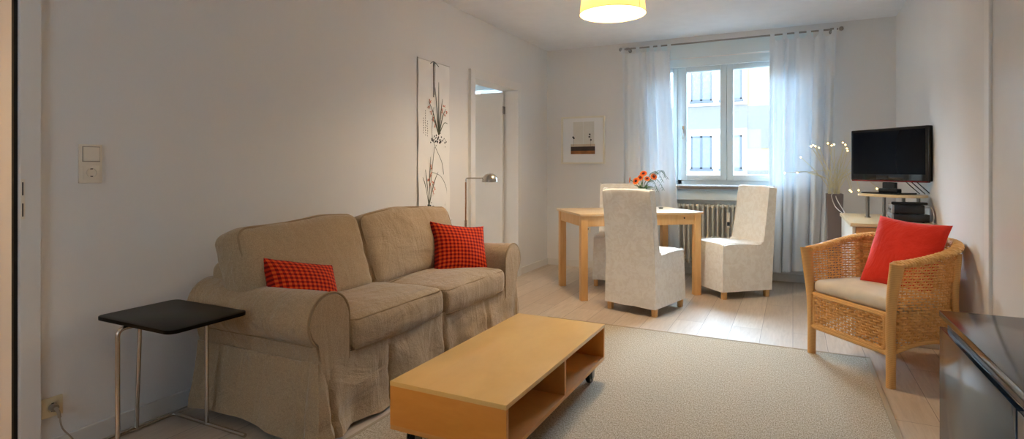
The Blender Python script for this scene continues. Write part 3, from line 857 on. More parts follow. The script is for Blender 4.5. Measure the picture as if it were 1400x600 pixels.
# ------------------------------------------------------------------ slipcovered dining chairs
def dining_chair(label, loc, rotz):
    """local: origin at the middle of the rear edge on the floor, +y towards the front of the seat, x width"""
    t = thing('dining_chair', label, 'chair', loc, rotz, 'slipcovered chairs around the dining table')
    bm = B()
    n = 26; Wd = .215
    # side profile (y,z) traced round: rear bottom -> up the back -> over -> seat -> front bottom
    prof = [(-.015, .062), (-.012, .25), (-.02, .50), (-.045, .75), (-.075, .94), (-.07, .962), (-.05, .972), (-.02, .970), (-.003, .955),
            (.018, .80), (.042, .62), (.062, .50), (.080, .478), (.14, .475), (.25, .482), (.38, .482), (.455, .474), (.475, .455), (.482, .30), (.492, .066)]
    fine = smooth_path([(0, y, z) for y, z in prof], 4)
    fine = [(p.y, p.z) for p in fine]
    # interior counterpart so that the cover closes at the sides: strips of quads between profile and a spine
    V = []
    for (y, z) in fine:
        row = []
        for i in range(n + 1):
            u = -1 + 2 * i / n
            e = abs(u) ** 6 * .012
            wd = Wd * (1 + .05 * max(0, (.47 - z) / .47)) * (1 - .03 * max(0, (z - .5) / .5))
            p = Vector((u * wd, y, z))
            wv = noise.noise(Vector((p.x * 9, y * 9, z * 7 + rotz))) * .006 + noise.noise(Vector((p.x * 24, y * 18, z * 30 + rotz))) * .0022
            if z > .9: p.z -= e * 1.0
            elif .44 < z < .5 and y > .08: p.z -= e
            p.y += wv * (1 if y < .05 or y > .44 else .3); p.z += wv * .6
            row.append(bm.verts.new(p))
        V.append(row)
    for a, b in zip(V, V[1:]):
        for i in range(n): bm.faces.new((a[i], a[i + 1], b[i + 1], b[i]))
    # side walls: grid between rear and front profile at each height
    for side in (0, n):
        col = [r[side] for r in V]
        # split heights
        back = [v for v, (y, z) in zip(col, fine) if True]
        m = len(fine); 
        # rear chain 0..k_top, front chain k_top..end
        kt = max(range(m), key=lambda q: fine[q][1])
        rear = col[:kt + 1]; front = col[kt:][::-1]      # both bottom -> top
        import bisect
        def at(chain, z):
            for c0, c1 in zip(chain, chain[1:]):
                if c0.co.z <= z <= c1.co.z or (c0.co.z >= z >= c1.co.z): return c0, c1
            return chain[-1], chain[-1]
        f = None
        try:
            f = bm.faces.new(col if side == 0 else col[::-1])
        except Exception: pass
        if f:
            r = bmesh.ops.triangulate(bm, faces=[f], ngon_method='BEAUTY')
    bmesh.ops.recalc_face_normals(bm, faces=bm.faces)
    bm2 = bm
    cv = obj('slipcover', bm2, M['damask'], t, world=False)
    # side seams
    s = B()
    for sx in (-1, 1):
        tube(s, [(sx * (Wd * (1 + .05 * max(0, (.47 - z) / .47)) * (1 - .03 * max(0, (z - .5) / .5)) - .001), y, z) for (y, z) in fine[4:-2]], .0028, 5)
    obj('seam', s, M['damask'], cv, world=False)
    for sx in (-1, 1):
        for yy in (.022, .455):
            b = B(); prism(b, [(-.017, 0), (.017, 0), (.021, .12), (-.021, .12)], 'y', -.018, .018, .002)
            b.transform(Matrix.Translation((sx * (Wd - .02), yy, 0))); obj('leg', b, M['pine'], t, world=False)
    return t
# rotz so that local +y = facing direction
def face(fx, fy): return math.atan2(-fx, fy)
dining_chair('white slipcovered dining chair seen from behind at the front of the table', (-1.135, 4.345, 0), face(.27, .963))
dining_chair('white slipcovered dining chair at the window end of the table, seen from the side', (-.325, 5.605, 0), face(-.74, -.67))
dining_chair('white slipcovered dining chair behind the table, mostly hidden', (-1.585, 5.685, 0), face(.18, -.98))

# ------------------------------------------------------------------ flowers on the table
fv = thing('flower_vase', 'pale glass vase of orange gerberas on the dining table', 'vase', (-1.25, 5.20, .742))
s = B(); lathe(s, [(.001, .742), (.032, .742), (.036, .80), (.028, .87), (.034, .945), (.030, .945), (.024, .87), (.030, .80), (.001, .76)], -1.25, 5.20, 24); obj('vase_body', s, M['vaseg'], fv)
rgt = Vector((.895, .446, 0)); fwd = Vector((-.446, .895, 0))
def pxpt(u, v, x0=-1.25, y0=5.20, dd=0):
    """a point at the bouquet's own depth, offset across and up in metres"""
    c = Vector((x0, y0, 0)); D = 5.21 + dd
    L = (u - 700) / FPX * D; z = CAMZ - (v - 230) / FPX * D
    return fwd * D + rgt * L + Vector((0, 0, z))
heads = [((869, 247.5), .040, 0), ((879, 237.5), .038, .02), ((893, 241.5), .037, .0), ((884, 244.5), .031, -.02), ((875, 243), .034, .03), ((861, 246), .038, .01)]
for k, ((u, v), r, dd) in enumerate(heads):
    c = pxpt(u, v, dd=dd)
    out = Vector((-.2 + .3 * (k % 3 - 1), -.75, .35)).normalized() if k != 5 else Vector((-.95, -.15, .1)).normalized()
    out = (Vector(((c - pxpt(878, 246)).x * 6, -.8, .35 + (k % 2) * .3))).normalized() if k != 5 else out
    q = out.to_track_quat('Z', 'Y').to_matrix().to_4x4(); mt = Matrix.Translation(c) @ q
    st_ = B(); tube(st_, smooth_path([(-1.25, 5.20, .80), Vector((-1.25, 5.20, .93)).lerp(c, .35), c - out * .004], 6), .0028, 6)
    st_ = obj('stem', st_, M['leaf'], fv)
    p_ = B(); np_ = 22
    for ring, (ri, ro, zz, mi) in enumerate(((.3, 1.0, .0, 1), (.22, .80, .004, 0))):
        for i in range(np_):
            a = 2 * PI * (i + ring * .5) / np_; w = PI / np_ * 1.25
            pts = [(ri * r, -w * .6, zz), (.75 * ro * r, -w, zz + .004), (ro * r, 0, zz + .001), (.75 * ro * r, w, zz + .004), (ri * r, w * .6, zz)]
            f = p_.faces.new([p_.verts.new((rad * math.cos(a + da), rad * math.sin(a + da), z_)) for rad, da, z_ in pts]); f.material_index = mi
    p_.transform(mt); hd = obj('flower_head', p_, [M['petal'], M['petal2']], st_, smooth=False)
    h_ = B(); lathe(h_, [(.001, .009), (.3 * r, .008), (.42 * r, .003), (.42 * r, 0)], seg=14, mat=mt); obj('flower_heart', h_, M['heart'], st_)
# leaves in the bouquet
s = B()
def blade(bm, pts, w):
    P = smooth_path(pts, 6); n = len(P)
    tube(bm, P, lambda t: (max(.0006, w * math.sin(PI * (.08 + .9 * t))), .0009), 4)
for k, (u, v, w) in enumerate([(872, 258, .008), (866, 255, .007), (886, 254, .008), (892, 256, .007), (878, 250, .008), (895, 262, .006), (899, 259, .006)]):
    c = pxpt(u, v - 2); blade(s, [(-1.25, 5.20, .85), (-1.25 + .02 * math.sin(k), 5.19, .94), c], w)
obj('leaf', s, M['leaf'], fv)
s = B()
for tip, mid in (((912, 243), (900, 233)), ((905, 247), (897, 236)), ((898, 260), (892, 247)), ((906, 258), (897, 245)), ((908, 241), (904, 233)), ((896, 234), (888, 238))):
    P = smooth_path([(-1.25, 5.20, .92), pxpt(885, 250), pxpt(*mid), pxpt(*tip)], 8); tube(s, P, .0019, 5)
    for i in range(12, len(P), 2):
        for sg in (-1, 1): tube(s, [P[i], P[i] + Vector((sg * .013, .004, -.017))], .0017, 4)
obj('fern_leaf', s, M['fern'], fv)
# small dark dish on the table
s = B(); lathe(s, [(.001, .742), (.018, .742), (.022, .752), (.019, .752), (.001, .746)], -1.14, 5.50, 20)
o = obj('coaster', s, M['blackm']); tag(o, 'small dark dish lying on the dining table near the rear edge', 'dish')

# ------------------------------------------------------------------ picture on the back wall
pc = thing('picture_frame', 'square white framed print of a dark shoreline on the back wall', 'picture', (-2.145, YB, 1.44))
x0, x1, z0, z1 = -2.405, -1.885, 1.18, 1.722; y0 = YB - .028
s = B()
for q in ((x0, x0 + .02, z0, z1), (x1 - .02, x1, z0, z1), (x0 + .02, x1 - .02, z0, z0 + .02), (x0 + .02, x1 - .02, z1 - .02, z1)): box(s, q[0], q[1], y0, YB - .001, q[2], q[3], .002)
obj('frame', s, M['frame'], pc)
s = B(); box(s, x0 + .018, x1 - .018, YB - .015, YB - .002, z0 + .018, z1 - .018); obj('mat_board', s, M['mat'], pc)
s = B(); box(s, -2.26, -2.142, YB - .0165, YB - .0148, 1.30, 1.66); box(s, -2.138, -2.01, YB - .0165, YB - .0148, 1.30, 1.66); a_ = obj('print', s, M['artpage'], pc)
s = B(); box(s, -2.29, -2.00, YB - .0175, YB - .0160, 1.375, 1.405); obj('print_horizon', s, M['artpale'], a_)
s = B(); box(s, -2.29, -2.00, YB - .0176, YB - .0160, 1.292, 1.335); obj('print_sand', s, M['artsand'], a_)
s = B(); box(s, -2.29, -2.00, YB - .0177, YB - .0160, 1.330, 1.378); obj('print_water', s, M['artsea'], a_)
s = B()
for u, v in ((-2.262, 1.487), (-2.252, 1.475), (-2.062, 1.515), (-2.067, 1.487), (-2.048, 1.452)):
    lathe(s, [(.001, .0), (.010, 0), (.010, .002), (.001, .002)], seg=12, mat=xform((u, YB - .0165, v), rx=PI / 2))
for u, a0, b0 in ((-2.255, 1.38, 1.475), (-2.05, 1.38, 1.51)): box(s, u - .0008, u + .0008, YB - .0178, YB - .0165, a0, b0)
obj('print_marks', s, M['ink'], a_)

# ------------------------------------------------------------------ hanging scroll on the left wall
sc = thing('hanging_scroll', 'tall white paper scroll with painted orchids on the left wall', 'scroll', (XL, 3.775, 1.98))
XS = XL + .007
s = B(); nseg = 24; cols = []
ya, yb_, zt, zb = 3.555, 3.995, 1.985, .70
for j in range(nseg + 1):
    z = zt + (zb - zt) * j / nseg
    dx = .004 * math.sin(j * .7) + .006 * (j / nseg)
    cols.append([s.verts.new((XS + dx + .003 * math.sin(3 * k), ya + (yb_ - ya) * k / 4, z)) for k in range(5)])
for a_, b_ in zip(cols, cols[1:]):
    for k in range(4): s.faces.new((a_[k], b_[k], b_[k + 1], a_[k + 1]))
ext = bmesh.ops.extrude_face_region(s, geom=s.faces[:])
bmesh.ops.translate(s, vec=(.0016, 0, 0), verts=[v for v in ext['geom'] if isinstance(v, bmesh.types.BMVert)])
bmesh.ops.recalc_face_normals(s, faces=s.faces)
pp = obj('scroll_paper', s, M['paper'], sc)
s = B(); tube(s, [(XS + .002, ya - .005, zt), (XS + .002, yb_ + .005, zt)], .005, 8)
obj('scroll_rod', s, M['base'], sc); s = B(); tube(s, [(XS + .008, ya - .02, zb), (XS + .008, yb_ + .02, zb)], .012, 10)
obj('scroll_rod', s, M['base'], sc)
XI = XS + .0085
def w2(u, v):   # fraction across / height on the paper
    return Vector((XI, ya + (yb_ - ya) * u, v))
s = B()
tube(s, [w2(.46, 1.985), w2(.45, 1.96), w2(.455, 1.70)], .0028, 5); tube(s, smooth_path([w2(.36, 1.965), w2(.46, 1.985), w2(.58, 1.965)], 5), .0028, 5)
tube(s, smooth_path([w2(.45, 1.93), w2(.49, 1.98), w2(.62, 1.955)], 5), .0022, 5); tube(s, [w2(.50, 1.98), w2(.49, 1.72)], .002, 5)
obj('ribbon', s, M['ribbon'], sc)
s = B()
rnd = random.Random(3)
for base, tips in (((.62, 1.40), ((.30, 1.66), (.50, 1.78), (.62, 1.83), (.86, 1.62), (.92, 1.50), (.38, 1.52), (.75, 1.70))),
                   ((.30, .83), ((.20, 1.12), (.36, 1.22), (.60, 1.10), (.12, 1.06), (.46, 1.02))),):
    for tx, tz in tips:
        mid = w2((base[0] + tx) / 2 + (tx - base[0]) * .08, (base[1] + tz) / 2 + .05)
        tube(s, smooth_path([w2(*base), mid, w2(tx, tz)], 6), lambda t: .0045 * (1 - t) + .0012, 4)
tube(s, smooth_path([w2(.46, 1.62), w2(.40, 1.42), w2(.48, 1.32), w2(.72, 1.18), w2(.78, 1.08)], 8), .0018, 4)
tube(s, smooth_path([w2(.30, .85), w2(.42, 1.15), w2(.48, 1.30)], 8), .0022, 4)
tube(s, smooth_path([w2(.40, 1.10), w2(.70, 1.06), w2(.88, .95), w2(.82, .82)], 8), .0018, 4)
obj('painted_leaves', s, M['inkgrey'], pp)
s = B()
for cx, cz, n_, sp in ((.60, 1.36, 46, .17), (.30, .82, 26, .14)):
    for k in range(n_):
        u = cx + rnd.gauss(0, sp * .75); z = cz + rnd.gauss(0, .022); r = rnd.uniform(.003, .009)
        u = min(.94, max(.05, u)); p = w2(u, z)
        lathe(s, [(.0005, 0), (r, 0), (r * .8, .0015), (.0005, .0015)], seg=7, mat=xform(p, ry=PI / 2))
    obj('painted_pebbles', s, M['ink'], pp); s = B()
for k in range(11):     # written columns of brush characters
    for cu, top in ((.20, 1.58), (.26, 1.50), (.14, 1.52)):
        z = top - k * .019
        if cu != .20 and k > 6: continue
        p = w2(cu + rnd.uniform(-.006, .006), z)
        tube(s, [p + Vector((0, -.005, .003)), p + Vector((0, .005, rnd.uniform(-.003, .004)))], .0011, 4)
        tube(s, [p + Vector((0, rnd.uniform(-.003, .003), .006)), p + Vector((0, rnd.uniform(-.004, .004), -.005))], .0011, 4)
obj('painted_writing', s, M['ink'], pp)
s = B()
for u, z in ((.30, 1.62), (.38, 1.58), (.34, 1.66), (.44, 1.52), (.74, 1.60), (.84, 1.56), (.80, 1.64), (.50, 1.48), (.90, 1.60), (.36, 1.08), (.44, 1.02), (.34, .99), (.44, .93), (.38, 1.14), (.48, .96), (.30, 1.03)):
    p = w2(u, z)
    for k in range(4):
        a = rnd.uniform(0, 2 * PI)
        tube(s, [p, p + Vector((0, .017 * math.cos(a), .022 * math.sin(a)))], lambda t: .0055 * (1 - abs(t - .5)), 4)
obj('painted_blossoms', s, M['inkpink'], pp)

# ------------------------------------------------------------------ floor lamp behind the sofa arm
fl = thing('floor_lamp', 'slim reading floor lamp with a chrome dome shade behind the sofa', 'lamp', (-2.305, 3.80, 0))
lx, ly = -2.305, 3.80
s = B(); lathe(s, [(.001, .0), (.115, .0), (.115, .012), (.10, .02), (.012, .024), (.001, .024)], lx, ly, 32); obj('lamp_base', s, M['chrome'], fl)
s = B(); tube(s, [(lx, ly, .02), (lx, ly, .72)], .0115, 12); obj('lower_pole', s, M['chrome'], fl)
s = B(); tube(s, [(lx, ly, .70), (lx, ly, 1.02)], .006, 10); obj('pole', s, M['bronze'], fl)
ad = rgt
s = B(); tube(s, round_corners([Vector((lx, ly, 1.00)), Vector((lx, ly, 1.053)), Vector((lx, ly, 1.053)) + ad * .15], .018, 5), .005, 8); obj('lamp_arm', s, M['chrome'], fl)
cc = Vector((lx, ly, 1.040)) + ad * .192
s = B(); lathe(s, [(.066, -.018), (.064, .0), (.056, .022), (.040, .040), (.020, .049), (.002, .051)], seg=28, mat=xform(cc, rx=0)); bmesh.ops.solidify(s, geom=s.faces[:], thickness=.002)
obj('lamp_shade', s, M['chrome'], fl)
s = B(); tube(s, [cc + Vector((0, 0, .03)), cc + Vector((0, 0, -.005))], .016, 10); tube(s, [cc - ad * .035 + Vector((0, 0, -.01)), cc - ad * .035 + Vector((0, 0, -.045))], .003, 6); obj('lamp_switch', s, M['socket'], fl)

# ------------------------------------------------------------------ low cabinet under the television
X0, X1, Y0, Y1, ZT = .338, XR - .004, 4.302, 5.24, .770
cb = thing('media_cabinet', 'low birch and white cabinet in the corner behind the armchair', 'cabinet', (.58, 4.77, 0))
s = B(); box(s, X0, X1, Y0, Y1, ZT - .022, ZT, .002); obj('cabinet_top', s, M['birch_pale'], cb)
s = B(); box(s, X0 + .012, X0 + .03, Y0 + .012, Y1 - .01, 0, ZT - .022, .001); obj('side_panel', s, M['white_lam'], cb)
s = B(); box(s, X1 - .02, X1 - .002, Y0 + .012, Y1 - .01, 0, ZT - .022, .001); obj('side_panel', s, M['white_lam'], cb)
for k, (za, zb_) in enumerate(((.50, .742), (.26, .49), (.04, .25))):
    s = B(); box(s, X0 + .032, X1 - .022, Y0 + .006, Y0 + .024, za, zb_, .002); d_ = obj('drawer', s, M['beech'], cb)
    s = B(); xm = (X0 + X1) / 2; lathe(s, [(.001, -.02), (.012, -.018), (.012, -.010), (.005, -.006), (.005, 0)], seg=14, mat=xform((xm, Y0 + .006, (za + zb_) / 2), rx=-PI / 2)); obj('knob', s, M['steel'], d_)
s = B(); box(s, X0 + .03, X1 - .02, Y1 - .016, Y1 - .01, 0, ZT - .022); obj('back_panel', s, M['white_lam'], cb)
s = B(); box(s, X0 + .0305, X1 - .0205, Y0 + .025, Y1 - .017, .0, .035); obj('plinth', s, M['white_lam'], cb)

# raised shelf
tv_t = Vector((.66, -.75, 0)).normalized(); tv_n = Vector((-.75, -.66, 0)).normalized()
sh0 = Vector((.628, 4.792, 0))
sf = thing('monitor_shelf', 'small birch riser shelf on steel tubes standing on the low cabinet', 'shelf', (sh0.x, sh0.y, ZT))
def loc2(c, a, b, z): p = c + tv_t * a + tv_n * b; return Vector((p.x, p.y, z))
s = B(); pts = []
for k in range(40):
    q = 2 * PI * k / 40; cxx = .235 * (abs(math.cos(q)) ** .75) * (1 if math.cos(q) > 0 else -1); cyy = .125 * (abs(math.sin(q)) ** .75) * (1 if math.sin(q) > 0 else -1)
    p = loc2(sh0, cxx, cyy, 0); pts.append((p.x, p.y))
prism(s, pts, 'z', .928, .946, .002); obj('shelf_board', s, M['birch_pale'], sf)
for a, b in ((-.14, .06), (-.12, -.07), (.14, -.075), (.02, -.085)):
    s = B(); p = loc2(sh0, a, b, 0); tube(s, [(p.x, p.y, ZT), (p.x, p.y, .93)], .0115, 12); lathe(s, [(.001, ZT), (.02, ZT), (.02, ZT + .006), (.012, ZT + .008)], p.x, p.y, 16); obj('shelf_leg', s, M['steel'], sf)

# television
tvc = Vector((.612, 4.820, 0))
tv = thing('television', 'flat black television with a dark red lower edge in the corner', 'television', (tvc.x, tvc.y, .946))
def tbox(bm, a0, a1, b0, b1, z0, z1, bev=0):
    mt = Matrix(((tv_t.x, tv_n.x, 0, tvc.x), (tv_t.y, tv_n.y, 0, tvc.y), (0, 0, 1, 0), (0, 0, 0, 1)))
    tmp = B(); box(tmp, a0, a1, b0, b1, z0, z1, bev, 3); tmp.transform(mt)
    bmesh.ops.recalc_face_normals(tmp, faces=tmp.faces)
    me = bpy.data.meshes.new('x'); tmp.to_mesh(me); tmp.free(); bm.from_mesh(me); bpy.data.meshes.remove(me)
hw = .308
s = B(); tbox(s, -hw, hw, -.030, .012, 1.040, 1.418, .008); tbox(s, -.19, .19, -.055, -.025, 1.10, 1.34, .012); obj('tv_body', s, M['glossb'], tv)
s = B(); tbox(s, -hw + .022, hw - .022, .0115, .0135, 1.087, 1.398, .001); obj('screen', s, M['screen'], tv)
s = B(); tbox(s, -hw + .01, hw - .01, -.020, .0145, 1.033, 1.043, .004); obj('red_edge', s, M['redtrim'], tv, label='dark red lower edge')
s = B(); tbox(s, -.085, .01, .0118, .0138, 1.050, 1.078, .001); obj('control_panel', s, M['blackp'], tv)
s = B(); tbox(s, -.05, .05, -.03, .0, .955, 1.03, .008); tbox(s, -.075, .075, -.04, .01, .955, .985, .01); obj('tv_neck', s, M['blackp'], tv)
s = B(); tbox(s, -.15, .15, -.085, .085, .946, .958, .005); obj('tv_foot', s, M['glossb'], tv)
# remote on the shelf, small things
def boxthing(name, label, cat, m, x0, x1, y0, y1, z0, z1, bev=.003, rz=0):
    c = Vector(((x0 + x1) / 2, (y0 + y1) / 2, z0)); s = B(); box(s, x0 - c.x, x1 - c.x, y0 - c.y, y1 - c.y, 0, z1 - z0, bev)
    o = obj(name, s, m); o.location = c; o.rotation_euler = (0, 0, rz); tag(o, label, cat); return o
p = loc2(sh0, -.175, .035, 0)
boxthing('remote_control', 'small dark remote control lying on the riser shelf by the television foot', 'remote control', M['blackp'], p.x - .02, p.x + .02, p.y - .012, p.y + .012, .946, .958, .003, -.4)
# set-top boxes
def device(name, label, x0, x1, y0, y1, z0, z1, mf):
    t = thing(name, label, 'electronics', ((x0 + x1) / 2, (y0 + y1) / 2, z0))
    s = B(); box(s, x0 + .008, x1, y0, y1, z0 + .004, z1, .003); obj('case', s, M['blackp'], t)
    s = B(); box(s, x0 - .006, x0 + .008, y0 + .001, y1 - .001, z0 + .003, z1 - .001, .003); f_ = obj('front_panel', s, mf, t)
    s = B()
    for k in range(3): tube(s, [(x0 - .005, y0 + .04 + k * .04, (z0 + z1) / 2), (x0 - .011, y0 + .04 + k * .04, (z0 + z1) / 2)], .007, 12)
    obj('button', s, M['steel'], f_)
    s = B()
    for a in (x0 + .03, x1 - .03):
        for b in (y0 + .03, y1 - .03): tube(s, [(a, b, z0), (a, b, z0 + .006)], .008, 10)
    obj('foot', s, M['blackm'], t)
    return t
device('disc_player', 'larger black disc player under the receiver on the low cabinet', .595, .800, 4.50, 4.70, ZT, ZT + .055, M['silver'])
device('receiver', 'small black receiver with silver front stacked on the disc player', .600, .775, 4.515, 4.69, ZT + .055, ZT + .115, M['silver'])
o = boxthing('remote_control', 'long black remote control lying on top of the receiver', 'remote control', M['blackm'], .60, .80, 4.56, 4.60, ZT + .115, ZT + .133, .006, -.08)
s = B(); tube(s, smooth_path([(.775, 4.60, ZT + .09), (.815, 4.56, ZT + .10), (.825, 4.52, ZT + .05), (.815, 4.50, ZT + .006), (.812, 4.42, ZT + .004)], 8), .0035, 6)
tag(obj('power_cable', s, M['wcable']), 'white cable hanging behind the receiver by the right wall', 'cable')
s = B()
for a, b, dx in ((.10, -.03, 0), (.14, -.03, .012), (.18, -.03, .02)):
    q0 = loc2(tvc, a, b, 1.045); q1 = loc2(tvc, a + .05, b - .02, .99); q2 = loc2(tvc, a + .03, b - .10, .952); q3 = loc2(tvc, a + .035, b - .125, .80)
    s = B(); tube(s, smooth_path([q0, q1, q2], 7), .0035, 6)
    tag(obj('tv_cable', s, M['blackp']), 'black cable hanging down from the back of the television', 'cable', 'black cables behind the television')

# ------------------------------------------------------------------ twig vase
vx, vy = .322, 5.62
tvz = thing('twig_vase', 'tall taupe floor vase of pale twigs with tiny warm lights', 'vase', (vx, vy, 0))
s = B(); q = []
for z, h in ((0, .046), (.3, .052), (.6, .058), (.90, .0655), (.91, .0655)): q.append((h, z))
rings = []
for h, z in q + [(.060, .91), (.055, .86)]:
    rings.append([s.verts.new((vx + dx * h, vy + dy * h, z)) for dx, dy in ((-1, -.9), (-.9, -1), (.9, -1), (1, -.9), (1, .9), (.9, 1), (-.9, 1), (-1, .9))])
for a, b in zip(rings, rings[1:]):
    for k in range(8): s.faces.new((a[k], a[(k + 1) % 8], b[(k + 1) % 8], b[k]))
s.faces.new(rings[0][::-1]); s.faces.new(rings[-1])
obj('vase_body', s, M['vase'], tvz)
tips = [(1108, 200), (1111, 198.5), (1114, 200), (1119, 202), (1131, 196), (1136, 199), (1139.5, 197.5), (1151.5, 195), (1155, 198), (1157, 203), (1158, 206), (1094, 215), (1072, 236.5), (1089, 236), (1161, 260), (1163, 262), (1173, 260), (1198, 258), (1148, 214), (1164, 214), (1170, 226), (1160, 232)]
def pxd(u, v, D): return fwd * D + rgt * ((u - 700) / FPX * D) + Vector((0, 0, CAMZ - (v - 230) / FPX * D))
Dv = -vx * -.446 * -1 + vy * .895 if False else (-vx * .446 + vy * .895)
for k, (u, v) in enumerate(tips):
    dd = (-.14, .08, -.05, .12, -.1, .03)[k % 6]
    T = pxd(u, v, Dv + dd); b0 = Vector((vx + .02 * math.sin(k * 2.1), vy + .02 * math.cos(k * 1.7), .86)); b1 = Vector((vx + .04 * math.sin(k * 2.1), vy + .04 * math.cos(k * 1.7), .95))
    hgt = T.z
    if hgt < 1.0:   # drooping twigs
        mid = Vector(((b1.x + T.x) / 2 + .02, (b1.y + T.y) / 2, 1.10)); path = [b0, b1, mid, T.lerp(mid, .25) + Vector((.012, 0, 0)), T]
    elif hgt < 1.13: path = [b0, b1, pxd(1128, 244, Dv), pxd(1105, 235, Dv + dd), T]
    else:
        mid = b1.lerp(T, .5) + Vector((0, 0, .02)); path = [b0, b1, mid, T]
    s = B(); tube(s, smooth_path(path, 7), lambda t: .0038 - .0016 * t, 5); tw = obj('twig', s, M['twig'], tvz)
    if k < 18:
        s = B(); lathe(s, [(.0006, -.0062), (.0045, -.004), (.0062, 0), (.0045, .004), (.0006, .0062)], seg=10, mat=Matrix.Translation(T)); obj('led_light', s, M['led'], tw)
s = B()
for (u, v) in ((1125, 222), (1135, 216), (1145, 225), (1152, 234), (1128, 236), (1142, 240), (1150, 246), (1133, 226), (1155, 240), (1147, 232)):
    T = pxd(u, v, Dv); tube(s, smooth_path([Vector((vx, vy, .88)), Vector((vx + rnd.uniform(-.03, .03), vy, .95)), T], 6), lambda t: .002 - .001 * t, 4)
    T2 = T + Vector((rnd.uniform(-.05, .05), .02, .02)); tube(s, [T.lerp(Vector((vx, vy, .95)), .4), T2], .0012, 4)
obj('side_twigs', s, M['twig'], tvz)
s = B(); tube(s, smooth_path([(vx - .01, vy - .05, .915), pxd(1136, 268, Dv - .1), pxd(1141, 282, 4.75), (.352, 5.20, ZT + .003)], 8), .0035, 6)
tube(s, smooth_path([(vx + .01, vy - .05, .915), pxd(1143, 272, Dv - .1), (.372, 5.20, ZT + .003)], 8), .0035, 6)
tag(obj('light_cable', s, M['wcable']), 'pale cable running from the twig vase down to the low cabinet', 'cable')

# ------------------------------------------------------------------ wicker armchair
ac = thing('wicker_armchair', 'tub-shaped honey wicker armchair in front of the low cabinet', 'armchair', (.277, 3.671, 0), math.atan2(-.767, .641))
def plan(s):
    """s in [-1,1] along U from left front to right front; returns (x,y) in the chair's own plan"""
    a = abs(s); sg = -1 if s < 0 else 1
    Ls, La = .27, .49
    d = (1 - a) * (Ls + La)
    if d < Ls: x, y = .283 + .022 * math.sin(d / Ls * PI / 2), d
    else:
        q = (d - Ls) / La * PI / 2; x, y = .305 * math.cos(q), .27 + .275 * math.sin(q)
    return sg * x, y
def zt_(s): a = 1 - abs(s); return .635 + .085 * math.sin(min(1, a * 1.25) * PI / 2) ** 1.5
def surf(s, z):
    x, y = plan(s); f = (z - .15) / .5; k = .93 + .12 * max(0, f) ** 1.3
    yy = y * (.97 + .06 * f) - .015 * (1 - abs(abs(s) * 1)) * 0
    return Vector((x * k, yy, z))
def snorm(s, z):
    d = surf(min(1, s + .01), z) - surf(max(-1, s - .01), z); n_ = Vector((-d.y, d.x, 0)); return n_.normalized()
NS = 60
# weave: strands over and under upright stakes
bm = B(); Z0w, dz = .19, .0150
nrow = int((.72 - Z0w) / dz)
for r_ in range(nrow):
    z = Z0w + r_ * dz; run = []
    for i in range(NS * 2 + 1):
        s_ = -1 + 2 * i / (NS * 2); lo = .17 + .055 * math.sin(PI * min(1, (1 - abs(s_)) * 1.6))
        ok = z < zt_(s_) - .012 and z > lo and abs(s_) < .985
        if ok:
            ph = math.cos(PI * (i / 2 + r_)); run.append(surf(s_, z) + snorm(s_, z) * (.0080 * ph))
        if (not ok or i == NS * 2) and run:
            if len(run) > 3: tube(bm, run, lambda t: (.0056, .0040), 4)
            run = []
for i in range(NS + 1):
    s_ = -1 + 2 * i / NS
    if abs(s_) > .985: continue
    lo = .17 + .055 * math.sin(PI * min(1, (1 - abs(s_)) * 1.6)); tube(bm, [surf(s_, lo + (zt_(s_) - lo) * k / 4) for k in range(5)], .0032, 4)
obj('woven_side', bm, M['rattan'], ac, world=False)
# rim braid
bm = B(); NR = 260
for ph in range(3):
    P = []
    for i in range(NR + 1):
        s_ = -1 + 2 * i / NR; c = surf(s_, zt_(s_)); n_ = snorm(s_, .6); a = 2 * PI * (i / 8.0) + ph * 2 * PI / 3
        P.append(c + n_ * (.019 * math.cos(a)) + Vector((0, 0, .011 * math.sin(a))))
    tube(bm, P, .0115, 6)
obj('braided_rim', bm, M['rattan'], ac, world=False)
# front posts
for sg in (-1, 1):
    bm = B(); P = smooth_path([(sg * .272, .0, .009 if sg < 0 else .0), (sg * .272, .0, .18), (sg * .275, -.004, .35), (sg * .290, -.006, .50), (sg * .312, -.002, .645)], 8)
    tube(bm, P, lambda t: (.022 + .002 * t, .0235 + .020 * max(0, (t - .5) * 2) ** 1.3), 14); obj('front_leg', bm, M['wrap'], ac, world=False)
for sg in (-1, 1):
    bm = B(); s_ = sg * .48; top = surf(s_, zt_(s_) - .02); n_ = snorm(s_, .5) 
    if n_.dot(Vector((top.x, top.y - .25, 0))) < 0: n_ = -n_
    bt = Vector((sg * .235, .47, 0)); P = smooth_path([bt, bt + Vector((sg * .012, .01, .18)), surf(s_, .42) + n_ * .022, top + n_ * .012], 7)
    tube(bm, P, .0165, 12); obj('rear_leg', bm, M['wrap'], ac, world=False)
# rails
bm = B(); tube(bm, [(-.262, 0, .175), (.262, 0, .175)], .0165, 12); tube(bm, [(-.262, 0, .372), (.262, 0, .372)], .012, 10)
obj('front_rail', bm, M['wrap'], ac, world=False)
bm = B(); P = []
for i in range(81):
    s_ = -.98 + 1.96 * i / 80; lo = .17 + .055 * math.sin(PI * min(1, (1 - abs(s_)) * 1.6)) ; v = surf(s_, lo); P.append(v)
tube(bm, P, .0135, 10); obj('lower_rail', bm, M['wrap'], ac, world=False)
